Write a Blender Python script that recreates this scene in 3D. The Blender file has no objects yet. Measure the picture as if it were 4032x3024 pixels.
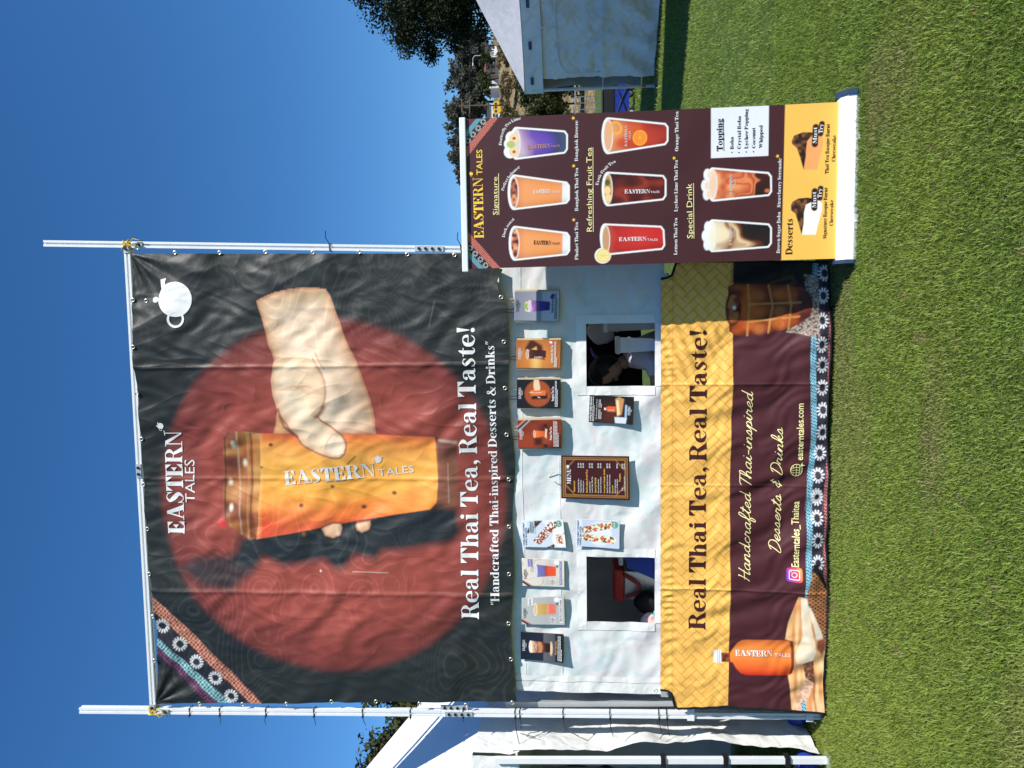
import bpy, bmesh, math, random
import numpy as np
from mathutils import Vector, Matrix
from mathutils.geometry import tessellate_polygon
PI = math.pi
rnd = random.Random(7)
scene = bpy.context.scene
COL = scene.collection

# ------------------------------------------------------------------ camera, sky, sun, exposure
cam_d = bpy.data.cameras.new('camera'); cam = bpy.data.objects.new('camera', cam_d); COL.objects.link(cam)
FWD, RGT, UPV = (Vector(v) for v in ([-0.08682, 0.9924, 0.08716], [0.9961, 0.08783, -0.00782], [0.01542, -0.08614, 0.99616]))
# a phone held upright whose picture is stored lying on its side: picture-up is the viewer's right
mx = Matrix((-UPV, RGT, -FWD)).transposed().to_4x4(); mx.translation = Vector([0.35, -4.75, 1.5])
cam.matrix_world = mx
cam_d.sensor_fit = 'HORIZONTAL'; cam_d.sensor_width = 36.0; cam_d.lens = 27.04
cam_d.clip_start = 0.05; cam_d.clip_end = 3000
scene.camera = cam
SUN = Vector((1.23, -1.0, 1.35)).normalized()
world = bpy.data.worlds.new('World'); scene.world = world; world.use_nodes = True
wn = world.node_tree
sky = wn.nodes.new('ShaderNodeTexSky'); sky.sky_type = 'NISHITA'; sky.sun_disc = False
sky.sun_elevation = math.asin(SUN.z); sky.sun_rotation = math.atan2(SUN.x, SUN.y)
sky.altitude = 0; sky.air_density = 1.0; sky.dust_density = 0.0; sky.ozone_density = 8.0
hsv = wn.nodes.new('ShaderNodeHueSaturation'); hsv.inputs['Saturation'].default_value = 1.14
wn.links.new(sky.outputs[0], hsv.inputs['Color']); wn.links.new(hsv.outputs[0], wn.nodes['Background'].inputs[0]); wn.nodes['Background'].inputs[1].default_value = 0.11
sun_d = bpy.data.lights.new('sun', 'SUN'); sun_d.energy = 5.0; sun_d.angle = math.radians(0.53); sun_d.color = (1.0, 0.955, 0.88)
sun_o = bpy.data.objects.new('sun', sun_d); COL.objects.link(sun_o); sun_o.rotation_euler = SUN.to_track_quat('Z', 'Y').to_euler()
sun_o.location = (6, -6, 9)
vs = scene.view_settings; vs.view_transform = 'Standard'; vs.look = 'None'; vs.exposure = 0.36; vs.gamma = 1.0
scene.cycles.max_bounces = 8; scene.cycles.use_denoising = True

# ------------------------------------------------------------------ materials
def lin(c): c = np.asarray(c, float)/255.0; return np.where(c <= .04045, c/12.92, ((c+.055)/1.055)**2.4)
def C(r, g, b, k=1.0): return np.clip(lin((r, g, b))*k, 0, .9)
def pmat(name, base=(.5,.5,.5), rough=.6, spec=.4, metal=0., bump=None, var=None, attr=None, trans=0., coat=0., crinkle=None):
    """principled material; bump=(scale,strength,dist) noise relief; var=(scale,amount) tonal wear; attr=colour attribute"""
    m = bpy.data.materials.new(name); m.use_nodes = True; nt = m.node_tree; b = nt.nodes['Principled BSDF']
    N = nt.nodes.new; L = nt.links.new
    b.inputs['Roughness'].default_value = rough; b.inputs['Metallic'].default_value = metal
    b.inputs['Specular IOR Level'].default_value = spec; b.inputs['Coat Weight'].default_value = coat
    tc = N('ShaderNodeTexCoord')
    if attr:
        a = N('ShaderNodeAttribute'); a.attribute_name = attr; out = a.outputs['Color']
    else:
        a = N('ShaderNodeRGB'); a.outputs[0].default_value = (*base, 1); out = a.outputs[0]
    if var:
        nz = N('ShaderNodeTexNoise'); nz.inputs['Scale'].default_value = var[0]; nz.inputs['Detail'].default_value = 6
        L(tc.outputs['Object'], nz.inputs['Vector'])
        mr = N('ShaderNodeMapRange'); mr.inputs[3].default_value = 1-var[1]; mr.inputs[4].default_value = 1+var[1]; mr.inputs[1].default_value = .25; mr.inputs[2].default_value = .75
        L(nz.outputs[0], mr.inputs[0])
        mu = N('ShaderNodeVectorMath'); mu.operation = 'SCALE'; L(out, mu.inputs[0]); L(mr.outputs[0], mu.inputs['Scale']); out = mu.outputs[0]
    L(out, b.inputs['Base Color'])
    if bump:
        nz = N('ShaderNodeTexNoise'); nz.inputs['Scale'].default_value = bump[0]; nz.inputs['Detail'].default_value = 5; L(tc.outputs['Object'], nz.inputs['Vector'])
        bp = N('ShaderNodeBump'); bp.inputs['Strength'].default_value = bump[1]; bp.inputs['Distance'].default_value = bump[2]
        L(nz.outputs[0], bp.inputs['Height']); L(bp.outputs[0], b.inputs['Normal'])
    if crinkle:                                             # sharp random creases of folded cloth
        nz = N('ShaderNodeTexNoise'); nz.inputs['Scale'].default_value = crinkle[0]*.8; nz.inputs['Detail'].default_value = 3; L(tc.outputs['Object'], nz.inputs['Vector'])
        ad = N('ShaderNodeVectorMath'); ad.operation = 'MULTIPLY_ADD'; ad.inputs[1].default_value = (.35,.35,.35); L(nz.outputs[1], ad.inputs[0]); L(tc.outputs['Object'], ad.inputs[2])
        vo = N('ShaderNodeTexVoronoi'); vo.feature = 'DISTANCE_TO_EDGE'; vo.inputs['Scale'].default_value = crinkle[0]; L(ad.outputs[0], vo.inputs['Vector'])
        sm = N('ShaderNodeMapRange'); sm.interpolation_type = 'SMOOTHSTEP'; sm.inputs[1].default_value = 0; sm.inputs[2].default_value = .22; L(vo.outputs['Distance'], sm.inputs[0])
        b2 = N('ShaderNodeBump'); b2.inputs['Strength'].default_value = crinkle[1]; b2.inputs['Distance'].default_value = crinkle[2]; L(sm.outputs[0], b2.inputs['Height'])
        if bump: L(bp.outputs[0], b2.inputs['Normal'])
        L(b2.outputs[0], b.inputs['Normal'])
    if trans:
        tr = N('ShaderNodeBsdfTranslucent'); L(out, tr.inputs[0]); mix = N('ShaderNodeMixShader'); mix.inputs[0].default_value = trans
        L(b.outputs[0], mix.inputs[1]); L(tr.outputs[0], mix.inputs[2]); L(mix.outputs[0], nt.nodes['Material Output'].inputs[0])
    return m
M = {}
M['alu'] = pmat('aluminium', (.80,.81,.82), .38, .5, .12, var=(9,.06))
M['alu_dull'] = pmat('dull_aluminium', (.55,.57,.58), .45, .5, .5, var=(7,.1))
M['white_plastic'] = pmat('white_plastic', (.78,.79,.80), .4, .5, var=(6,.04))
M['black_plastic'] = pmat('black_plastic', (.012,.012,.013), .45)
M['steel'] = pmat('steel', (.6,.6,.58), .3, .5, .9)
M['brass'] = pmat('pale_brass', (.72,.66,.5), .3, .5, .85)
M['rope'] = pmat('yellow_rope', (.55,.40,.07), .8, bump=(300,.8,.003), var=(120,.5))
M['string'] = pmat('string', (.02,.02,.02), .8)
M['paper_cord'] = pmat('paper_cord', (.62,.53,.38), .8)
M['kraft'] = pmat('kraft_paper', (.55,.45,.30), .85, .2, bump=(90,.3,.002), var=(14,.12))
M['canvas'] = pmat('white_canvas', (.74,.74,.72), .75, .25, bump=(16,.35,.015), var=(5,.05), crinkle=(5,.25,.010))
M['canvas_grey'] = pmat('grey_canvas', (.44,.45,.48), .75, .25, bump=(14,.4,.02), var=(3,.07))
M['mesh'] = None
M['roof'] = pmat('canopy_roof', (.74,.75,.77), .5, .4, bump=(10,.3,.02), var=(4,.04))
M['tent_wall'] = pmat('tent_wall', (.78,.77,.75), .55, .4, bump=(3,.7,.06), var=(2.2,.06), crinkle=(2.2,.5,.03))
M['tent_dark'] = pmat('navy_patch', (.05,.07,.14), .6)
M['print'] = pmat('printed_vinyl', rough=.52, spec=.38, bump=(26,.30,.006), attr='Col', crinkle=(3.0,.16,.008))
M['print_cloth'] = pmat('printed_polyester', rough=.62, spec=.35, bump=(260,.2,.002), attr='Col', crinkle=(3.5,.30,.006))
M['print_matte'] = pmat('printed_card', rough=.5, spec=.35, attr='Col', bump=(30,.12,.003))
M['ink_white'] = pmat('white_ink', (.78,.78,.77), .5, .4, bump=(160,.12,.002))
M['ink_grey'] = pmat('pale_ink', (.66,.65,.62), .5, .4)
M['ink_yellow'] = pmat('yellow_ink', tuple(C(248,198,70)), .55, .3)
M['ink_pale_yellow'] = pmat('pale_yellow_ink', tuple(C(250,232,165)), .55, .3)
M['ink_maroon'] = pmat('maroon_ink', tuple(C(62,22,26,1.0)), .6, .3)
M['ink_black'] = pmat('black_ink', tuple(C(28,22,22,1.0)), .6, .3)
M['ink_gold'] = pmat('gold_ink', tuple(C(190,140,90)), .55, .3)
M['ink_blue'] = pmat('blue_ink', tuple(C(40,40,110)), .55, .3)
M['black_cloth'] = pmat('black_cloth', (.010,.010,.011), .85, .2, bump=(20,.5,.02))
M['skin'] = pmat('skin', (.42,.25,.17), .5, .4)
M['hair'] = pmat('hair', (.008,.007,.006), .5, .4, bump=(120,.6,.004))
M['shirt'] = pmat('white_shirt', (.62,.60,.66), .8, .2, bump=(12,.5,.02))
M['red'] = pmat('red_plastic', (.42,.025,.02), .4)
M['blue'] = pmat('blue_plastic', (.015,.04,.30), .45, var=(5,.2))
M['wood'] = pmat('brown_wood', (.12,.07,.04), .7, var=(12,.2))
M['bark'] = pmat('bark', (.07,.05,.035), .9, .2, bump=(18,.9,.05))

# ------------------------------------------------------------------ object helpers
def tag(o, label=None, cat=None, group=None, kind=None):
    for k, v in (('label', label), ('category', cat), ('group', group), ('kind', kind)):
        if v: o[k] = v
    return o
def thing(name, loc, label, cat, group=None):
    o = bpy.data.objects.new(name, None); COL.objects.link(o); o.location = loc; o.empty_display_size = .1
    return tag(o, label, cat, group)
def world_loc(o):
    v = Vector((0,0,0))
    while o: v = v+o.location; o = o.parent
    return v
def mk(name, verts, faces, mat, parent=None, smooth=False, col=None, loc=None):
    """verts in world metres; the object's origin is the parent's origin (or loc)"""
    org = np.array(world_loc(parent)) if parent else np.array(loc if loc is not None else (0,0,0), float)
    v = np.asarray(verts, float).reshape(-1,3)-org
    me = bpy.data.meshes.new(name)
    if isinstance(faces, np.ndarray):
        k = faces.shape[1]; n = len(faces)
        me.vertices.add(len(v)); me.vertices.foreach_set('co', v.astype(np.float32).ravel())
        me.loops.add(n*k); me.loops.foreach_set('vertex_index', faces.astype(np.int32).ravel())
        me.polygons.add(n); me.polygons.foreach_set('loop_start', np.arange(0, n*k, k, dtype=np.int32))
        me.polygons.foreach_set('loop_total', np.full(n, k, dtype=np.int32)); me.update(calc_edges=True)
    else:
        me.from_pydata([tuple(q) for q in v], [], [tuple(f) for f in faces]); me.update()
    if smooth: me.shade_smooth()
    if col is not None:
        at = me.color_attributes.new('Col', 'FLOAT_COLOR', 'POINT')
        c4 = np.ones((len(v),4), np.float32); c4[:,:3] = col; at.data.foreach_set('color', c4.ravel())
    me.materials.append(mat)
    o = bpy.data.objects.new(name, me); COL.objects.link(o)
    if parent: o.parent = parent
    else: o.location = tuple(org)
    return o
class MB:
    """collects primitive shapes into one mesh"""
    def __init__(s): s.v = []; s.f = []
    def add(s, v, f):
        n = len(s.v); s.v += [tuple(p) for p in v]; s.f += [tuple(i+n for i in q) for q in f]; return s
    def box(s, a, b, bev=0):
        (x0,y0,z0),(x1,y1,z1) = a, b
        if not bev:
            return s.add([(x0,y0,z0),(x1,y0,z0),(x1,y1,z0),(x0,y1,z0),(x0,y0,z1),(x1,y0,z1),(x1,y1,z1),(x0,y1,z1)], [(0,3,2,1),(4,5,6,7),(0,1,5,4),(1,2,6,5),(2,3,7,6),(3,0,4,7)])
        bm = bmesh.new(); bmesh.ops.create_cube(bm, size=1)
        for q in bm.verts: q.co = ((x0+x1)/2+q.co.x*(x1-x0), (y0+y1)/2+q.co.y*(y1-y0), (z0+z1)/2+q.co.z*(z1-z0))
        bmesh.ops.bevel(bm, geom=list(bm.edges), offset=bev, segments=2, affect='EDGES', profile=.5)
        bm.verts.index_update(); s.add([q.co[:] for q in bm.verts], [[q.index for q in f.verts] for f in bm.faces]); bm.free(); return s
    def tube(s, pts, r, n=8, cap=True):
        pts = [Vector(p) for p in pts]; rs = r if isinstance(r, (list, tuple)) else [r]*len(pts)
        V = []; F = []; prev = None
        for i, p in enumerate(pts):
            d = (pts[min(i+1,len(pts)-1)]-pts[max(i-1,0)]).normalized()
            a = d.orthogonal().normalized() if prev is None else (prev-d*prev.dot(d)).normalized()
            prev = a; b = d.cross(a)
            for k in range(n): V.append(p+(a*math.cos(2*PI*k/n)+b*math.sin(2*PI*k/n))*rs[i])
        for i in range(len(pts)-1):
            for k in range(n): F.append((i*n+k, i*n+(k+1)%n, (i+1)*n+(k+1)%n, (i+1)*n+k))
        if cap: F += [tuple(range(n-1,-1,-1)), tuple((len(pts)-1)*n+k for k in range(n))]
        return s.add(V, F)
    def lathe(s, prof, c, n=20, sx=1, sy=1):
        V = []; F = []
        for r, z in prof:
            for k in range(n): V.append((c[0]+r*sx*math.cos(2*PI*k/n), c[1]+r*sy*math.sin(2*PI*k/n), c[2]+z))
        for i in range(len(prof)-1):
            for k in range(n): F.append((i*n+k, i*n+(k+1)%n, (i+1)*n+(k+1)%n, (i+1)*n+k))
        F += [tuple(range(n-1,-1,-1)), tuple((len(prof)-1)*n+k for k in range(n))]
        return s.add(V, F)
    def bar(s, a, b, w, d, up=(0,1,0)):
        """rectangular bar from a to b, w wide across, d deep along up"""
        a, b = Vector(a), Vector(b); t = (b-a).normalized(); u = Vector(up); u = (u-t*u.dot(t)).normalized(); q = t.cross(u)
        V = [p+q*(i*w/2)+u*(j*d/2) for p in (a,b) for i,j in ((-1,-1),(1,-1),(1,1),(-1,1))]
        return s.add(V, [(0,1,2,3),(7,6,5,4),(0,4,5,1),(1,5,6,2),(2,6,7,3),(3,7,4,0)])
    def prism(s, a, b, prof, up=(0,1,0)):
        """closed profile [(w,d)] swept from a to b"""
        a, b = Vector(a), Vector(b); t = (b-a).normalized(); u = Vector(up); u = (u-t*u.dot(t)).normalized(); q = t.cross(u); n = len(prof)
        V = [p+q*w+u*d for p in (a,b) for w,d in prof]
        return s.add(V, [tuple(range(n-1,-1,-1)), tuple(range(n,2*n))]+[(i,(i+1)%n,n+(i+1)%n,n+i) for i in range(n)])
    def build(s, name, mat, parent=None, smooth=False, loc=None): return mk(name, s.v, s.f, mat, parent, smooth, None, loc)
def torus(c, R, r, n=14, m=6, axis='y'):
    V = []; F = []
    for i in range(n):
        a = 2*PI*i/n
        for j in range(m):
            b = 2*PI*j/m; q = R+r*math.cos(b); p = (q*math.cos(a), r*math.sin(b), q*math.sin(a))
            if axis == 'z': p = (p[0], p[2], p[1])
            if axis == 'x': p = (p[1], p[0], p[2])
            V.append((c[0]+p[0], c[1]+p[1], c[2]+p[2]))
    for i in range(n):
        for j in range(m): F.append((i*m+j, ((i+1)%n)*m+j, ((i+1)%n)*m+(j+1)%m, i*m+(j+1)%m))
    return V, F
def waves(x, z, seed, wl, amp, n=7, warp=.35):
    """a sum of warped ripples: cloth relief, value about +-amp"""
    r = np.random.RandomState(seed); x = np.asarray(x, float); z = np.asarray(z, float); o = np.zeros_like(x)
    wx = x+warp*wl*np.sin(2*PI*z/(wl*2.3)+r.rand()*6); wz = z+warp*wl*np.sin(2*PI*x/(wl*1.9)+r.rand()*6)
    for i in range(n):
        a = r.rand()*PI; k = 2*PI/(wl*(.5+1.1*r.rand())); o += np.sin((wx*math.cos(a)+wz*math.sin(a))*k+r.rand()*6.3)
    return amp*o/math.sqrt(n)*.9
def grid(nx, nz):
    i = np.arange(nx*nz).reshape(nz, nx)
    return np.stack([i[:-1,:-1], i[:-1,1:], i[1:,1:], i[1:,:-1]], -1).reshape(-1,4)

# ------------------------------------------------------------------ print painting (flat artwork as colour per vertex)
class Art:
    def __init__(s, x, z, base):
        s.x = np.asarray(x, float).ravel(); s.z = np.asarray(z, float).ravel(); s.c = np.tile(np.asarray(base, float), (len(s.x),1)); s.mask = None
    def box(s, pts, m):
        p = np.asarray(pts, float); lo = p.min(0)-m; hi = p.max(0)+m
        return np.nonzero((s.x > lo[0]) & (s.x < hi[0]) & (s.z > lo[1]) & (s.z < hi[1]))[0]
    def put(s, i, m, col):
        c = col(s.x[i], s.z[i]) if callable(col) else np.asarray(col, float)
        m = (np.asarray(m) if s.mask is None else np.asarray(m)*s.mask[i])[:,None]; s.c[i] = s.c[i]*(1-m)+c*m
    @staticmethod
    def sdf(x, z, pts):
        d = np.full(x.shape, 1e9); ins = np.zeros(x.shape, bool); n = len(pts)
        for k in range(n):
            (x0,z0),(x1,z1) = pts[k], pts[(k+1)%n]; ex, ez = x1-x0, z1-z0
            t = np.clip(((x-x0)*ex+(z-z0)*ez)/(ex*ex+ez*ez+1e-12), 0, 1)
            d = np.minimum(d, (x-x0-t*ex)**2+(z-z0-t*ez)**2)
            if z0 != z1: ins ^= ((z0 > z) != (z1 > z)) & (x < (x1-x0)*(z-z0)/(z1-z0)+x0)
        d = np.sqrt(d); return np.where(ins, -d, d)
    def poly(s, pts, col, soft=.003, a=1., grow=0., rim=None):
        """filled shape; rim=(colour,width) tints inwards from the outline"""
        i = s.box(pts, soft+grow+.002)
        if not len(i): return s
        d = s.sdf(s.x[i], s.z[i], pts)-grow
        s.put(i, a*np.clip(.5-d/(2*soft), 0, 1), col)
        if rim:
            m = np.clip(.5-d/(2*soft), 0, 1)*np.exp(-np.abs(np.minimum(d, 0))/rim[1]); s.put(i, rim[2]*m if len(rim) > 2 else .8*m, rim[0])
        return s
    def ell(s, c, rx, rz, col, soft=.003, a=1., rot=0., hole=0.):
        i = s.box([(c[0]-max(rx,rz), c[1]-max(rx,rz)), (c[0]+max(rx,rz), c[1]+max(rx,rz))], soft)
        if not len(i): return s
        x = s.x[i]-c[0]; z = s.z[i]-c[1]; cr, sr = math.cos(rot), math.sin(rot)
        q = np.sqrt(((x*cr+z*sr)/rx)**2+((-x*sr+z*cr)/rz)**2); d = (q-1)*min(rx,rz)
        m = np.clip(.5-d/(2*soft), 0, 1)
        if hole: m = m*np.clip(.5+((q-hole)*min(rx,rz))/(2*soft), 0, 1)
        s.put(i, a*m, col); return s
    def line(s, pts, w, col, soft=.002, a=1.):
        i = s.box(pts, w+soft)
        if not len(i): return s
        d = np.full(len(i), 1e9); x = s.x[i]; z = s.z[i]
        for (x0,z0),(x1,z1) in zip(pts[:-1], pts[1:]):
            ex, ez = x1-x0, z1-z0; t = np.clip(((x-x0)*ex+(z-z0)*ez)/(ex*ex+ez*ez+1e-12), 0, 1); d = np.minimum(d, np.hypot(x-x0-t*ex, z-z0-t*ez))
        s.put(i, a*np.clip(.5-(d-w/2)/(2*soft), 0, 1), col); return s
def ramp(t, stops):
    t = np.asarray(t); p = [q[0] for q in stops]; c = np.array([q[1] for q in stops]); return np.stack([np.interp(t, p, c[:,k]) for k in range(3)], -1)
def vnoise(x, z, sc, seed):
    """smooth value noise 0..1"""
    r = np.random.RandomState(seed); T = r.rand(64,64); X = np.asarray(x)*sc+200.3; Z = np.asarray(z)*sc+200.7
    i = np.floor(X).astype(int); j = np.floor(Z).astype(int); f = X-i; g = Z-j; f = f*f*(3-2*f); g = g*g*(3-2*g)
    a = T[i%64,j%64]; b = T[(i+1)%64,j%64]; c = T[i%64,(j+1)%64]; d = T[(i+1)%64,(j+1)%64]
    return (a*(1-f)+b*f)*(1-g)+(c*(1-f)+d*f)*g
def flower(A, c, r, ink, ang=0., n=10, asp=1.):
    """the woven white ring motif"""
    for k in range(n):
        t = 2*PI*k/n+ang; A.line([(c[0]+.64*r*math.cos(t), c[1]+.64*r*asp*math.sin(t)), (c[0]+r*math.cos(t), c[1]+r*asp*math.sin(t))], r*.20, ink, r*.06)
def weave(ca, cb, per):
    return lambda x, z: np.where(((np.sin(2*PI*x/per)*np.sin(2*PI*z/per)) > 0)[:,None], ca, cb)

# ------------------------------------------------------------------ lettering
def ribbon(pts, n=5):
    """variable-width smooth stroke -> list of quads (each a list of 4 points)"""
    P = np.array(pts, float); m = len(P)
    if m == 2: S = P
    else:
        Q = np.vstack([2*P[0]-P[1], P, 2*P[-1]-P[-2]]); S = []
        for k in range(m-1):
            a, b, c, d = Q[k:k+4]
            for t in np.linspace(0, 1, n, endpoint=False):
                S.append(.5*((2*b)+(c-a)*t+(2*a-5*b+4*c-d)*t*t+(3*b-a-3*c+d)*t**3))
        S.append(P[-1]); S = np.array(S)
    T = np.gradient(S[:,:2], axis=0); T /= np.maximum(np.linalg.norm(T, axis=1), 1e-9)[:,None]; Nn = np.stack([-T[:,1], T[:,0]], 1)
    w = np.maximum(S[:,2:3], .02)/2; A = S[:,:2]+Nn*w; B = S[:,:2]-Nn*w
    return ('strip', np.vstack([A, B]), [(i, i+1, len(S)+i+1, len(S)+i) for i in range(len(S)-1)])
def polyp(pts):
    tri = tessellate_polygon([[Vector((p[0], p[1], 0)) for p in pts]]); return ('strip', np.array([p[:2] for p in pts], float), [tuple(t) for t in tri])
def rect(x0, y0, x1, y1): return ('strip', np.array([(x0,y0),(x1,y0),(x1,y1),(x0,y1)], float), [(0,1,2,3)])
def disc(x, y, r, n=12):
    return ('strip', np.array([(x+r*math.cos(2*PI*k/n), y+r*math.sin(2*PI*k/n)) for k in range(n)]), [tuple(range(n))])
def ring(cx, cy, rx, ry, wx, wy, n=24):
    a = np.linspace(0, 2*PI, n+1); O = np.stack([cx+rx*np.cos(a), cy+ry*np.sin(a)], 1); I = np.stack([cx+(rx-wx)*np.cos(a), cy+(ry-wy)*np.sin(a)], 1)
    return ('strip', np.vstack([O, I]), [(k, k+1, n+2+k, n+1+k) for k in range(n)])
def stem(x0, x1, y0, y1, sb=.07, st=.07, left_only=False):
    t = .045; o = [rect(x0, y0, x1, y1)]
    if sb: o.append(polyp([(x0-sb,y0),(x1+sb,y0),(x1+sb,y0+t),(x1,y0+t*2.4),(x0,y0+t*2.4),(x0-sb,y0+t)]))
    if st:
        r = 0 if left_only else st
        o.append(polyp([(x0-st,y1-t),(x0,y1-t*2.4),(x1,y1-t*2.4),(x1+r,y1-t),(x1+r,y1),(x0-st,y1)]))
    return o
def serif_font():
    G = {}; R = ribbon; bowl = lambda x, s=1, X=.68: R([(x,.86*X,.05),(x+s*.13,.975*X,.05),(x+s*.30,.76*X,.16),(x+s*.34,.5*X,.2),(x+s*.30,.24*X,.16),(x+s*.13,.022*X,.05),(x,.09*X,.05)])
    arch = lambda x: [R([(x,.52,.05),(x+.12,.655,.07),(x+.24,.6,.14),(x+.28,.44,.2)])]+stem(x+.18, x+.38, 0, .46, .06, 0)
    G['a'] = (.72, [disc(.15,.51,.085), R([(.12,.55,.06),(.2,.64,.06),(.34,.665,.05),(.46,.6,.14),(.49,.44,.2)]), rect(.39,.1,.59,.45), R([(.49,.12,.19),(.57,.03,.09),(.68,.05,.04)]), R([(.42,.40,.05),(.26,.36,.07),(.14,.2,.18),(.22,.03,.07),(.42,.09,.05)])])
    G['b'] = (.76, stem(.1,.3,0,1,0,.07,True)+[bowl(.3)]); G['d'] = (.78, stem(.45,.65,0,1,.05,.07,True)+[bowl(.45,-1)])
    cc = [R([(.52,.6,.05),(.38,.665,.05),(.18,.53,.17),(.14,.34,.2),(.18,.16,.18),(.38,.015,.06),(.52,.05,.05),(.61,.18,.04)])]
    G['c'] = (.68, cc+[disc(.53,.5,.085)])
    G['e'] = (.70, [R([(.6,.36,.14),(.55,.58,.13),(.38,.665,.05),(.18,.53,.17),(.14,.34,.2),(.18,.16,.18),(.38,.015,.06),(.52,.05,.05),(.62,.18,.04)]), rect(.16,.345,.62,.39)])
    G['f'] = (.50, stem(.14,.34,0,.8,.07,0)+[R([(.24,.75,.2),(.28,.9,.15),(.4,.975,.06),(.5,.95,.06)]), disc(.5,.89,.075), rect(.03,.62,.48,.67)])
    G['g'] = (.68, [ring(.32,.43,.25,.24,.17,.05), R([(.48,.6,.06),(.62,.66,.08)]), R([(.2,.2,.06),(.13,.1,.08),(.3,.05,.12),(.5,0,.14),(.57,-.12,.1),(.38,-.27,.05),(.2,-.26,.05),(.09,-.15,.07),(.2,-.03,.06)])])
    G['h'] = (.76, stem(.1,.3,0,1,.05,.07,True)+arch(.3)); G['n'] = (.76, stem(.1,.3,0,.68,.05,.07,True)+arch(.3))
    G['m'] = (1.12, stem(.1,.3,0,.68,.05,.07,True)+arch(.3)+arch(.66)); G['i'] = (.40, stem(.1,.3,0,.68,.07,.07,True)+[disc(.2,.89,.11)])
    G['k'] = (.78, stem(.1,.3,0,1,.07,.07,True)+[polyp([(.3,.3),(.3,.23),(.6,.62),(.53,.66)]), polyp([(.36,.37),(.5,.46),(.76,0),(.5,0)]), rect(.44,.62,.7,.66)])
    G['l'] = (.40, stem(.1,.3,0,1,.07,.07,True)); G['o'] = (.72, [ring(.36,.34,.31,.345,.19,.05)])
    G['p'] = (.76, stem(.1,.3,-.28,.68,.07,.07,True)+[bowl(.3)]); G['q'] = (.76, stem(.45,.65,-.28,.68,.07,0)+[bowl(.45,-1)])
    G['r'] = (.58, stem(.1,.3,0,.68,.07,.07,True)+[R([(.3,.48,.05),(.38,.63,.06),(.5,.65,.05)]), disc(.49,.57,.09)])
    G['s'] = (.56, [R([(.44,.53,.04),(.4,.63,.05),(.28,.665,.05),(.15,.53,.13),(.28,.37,.18),(.42,.2,.15),(.3,.015,.05),(.16,.04,.05),(.09,.18,.04)]), polyp([(.47,.67),(.47,.46),(.40,.6)]), polyp([(.07,0),(.07,.22),(.14,.08)])])
    G['t'] = (.50, [polyp([(.14,.12),(.34,.12),(.34,.9),(.29,.9),(.14,.66)]), rect(.02,.62,.47,.67), R([(.24,.16,.2),(.29,.05,.12),(.4,.03,.05),(.47,.12,.04)])])
    G['u'] = (.80, stem(.1,.3,.14,.68,0,.06,True)+[R([(.2,.17,.2),(.26,.05,.12),(.4,.02,.06),(.5,.1,.05)])]+stem(.5,.7,0,.68,.04,.06,True))
    G['v'] = (.70, [polyp([(.05,.68),(.27,.68),(.42,.12),(.36,0)]), polyp([(.36,0),(.40,.12),(.64,.68),(.58,.68)]), rect(0,.635,.32,.68), rect(.48,.635,.7,.68)])
    G['w'] = (1.0, [polyp([(.04,.68),(.24,.68),(.38,.12),(.33,0)]), polyp([(.33,0),(.38,.12),(.5,.5),(.46,.6)]), polyp([(.42,.68),(.6,.68),(.74,.12),(.69,0)]), polyp([(.69,0),(.74,.12),(.95,.68),(.89,.68)]), rect(0,.635,.3,.68), rect(.8,.635,1,.68)])
    G['x'] = (.74, [polyp([(.05,.68),(.28,.68),(.68,0),(.45,0)]), polyp([(.08,0),(.15,0),(.62,.68),(.55,.68)]), rect(0,.635,.32,.68), rect(.42,0,.74,.045)])
    G['y'] = (.70, [polyp([(.04,.68),(.26,.68),(.44,.12),(.36,0)]), polyp([(.58,.68),(.64,.68),(.34,-.24),(.27,-.2)]), disc(.2,-.2,.08), rect(0,.635,.32,.68), rect(.48,.635,.7,.68)])
    G['z'] = (.62, [rect(.06,.635,.56,.68), rect(.06,0,.56,.045), polyp([(.06,.045),(.3,.045),(.56,.635),(.33,.635)]), polyp([(.06,.635),(.12,.635),(.06,.45)]), polyp([(.56,.045),(.5,.045),(.56,.24)])])
    w = .045; tr = lambda a, b, c: polyp([a, b, c])
    G['E'] = (.80, stem(.07,.3,0,1,.06,.06)+[rect(.36,1-w,.70,1), rect(.36,0,.72,w), rect(.3,.48,.5,.525), tr((.70,1),(.70,.66),(.46,1-w)), tr((.72,0),(.72,.34),(.46,w)), tr((.54,.68),(.54,.33),(.32,.502))])
    G['F'] = (.74, stem(.07,.3,0,1,.07,.06)+[rect(.36,1-w,.70,1), rect(.3,.46,.5,.505), tr((.70,1),(.70,.66),(.46,1-w)), tr((.54,.66),(.54,.31),(.32,.482))])
    G['L'] = (.74, stem(.07,.3,0,1,.06,.07)+[rect(.36,0,.70,w), tr((.70,0),(.70,.36),(.44,w))])
    G['A'] = (.96, [polyp([(.34,1.0),(.54,1.0),(.90,0),(.61,0)]), polyp([(.11,0),(.17,0),(.42,.8),(.38,.96)]), rect(.22,.27,.68,.315), rect(0,0,.28,w), rect(.50,0,.98,w)])
    G['S'] = (.74, [R([(.64,.72,.04),(.56,.92,.05),(.38,.975,.05),(.18,.8,.15),(.34,.56,.27),(.57,.28,.22),(.38,.02,.05),(.18,.08,.05),(.08,.3,.04)]), tr((.67,1),(.67,.64),(.58,.86)), tr((.05,0),(.05,.36),(.14,.14))])
    G['T'] = (.84, stem(.30,.54,0,1,.1,0)+[rect(.02,1-w,.82,1), tr((.02,1),(.02,.62),(.28,1-w)), tr((.82,1),(.82,.62),(.56,1-w))])
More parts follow.
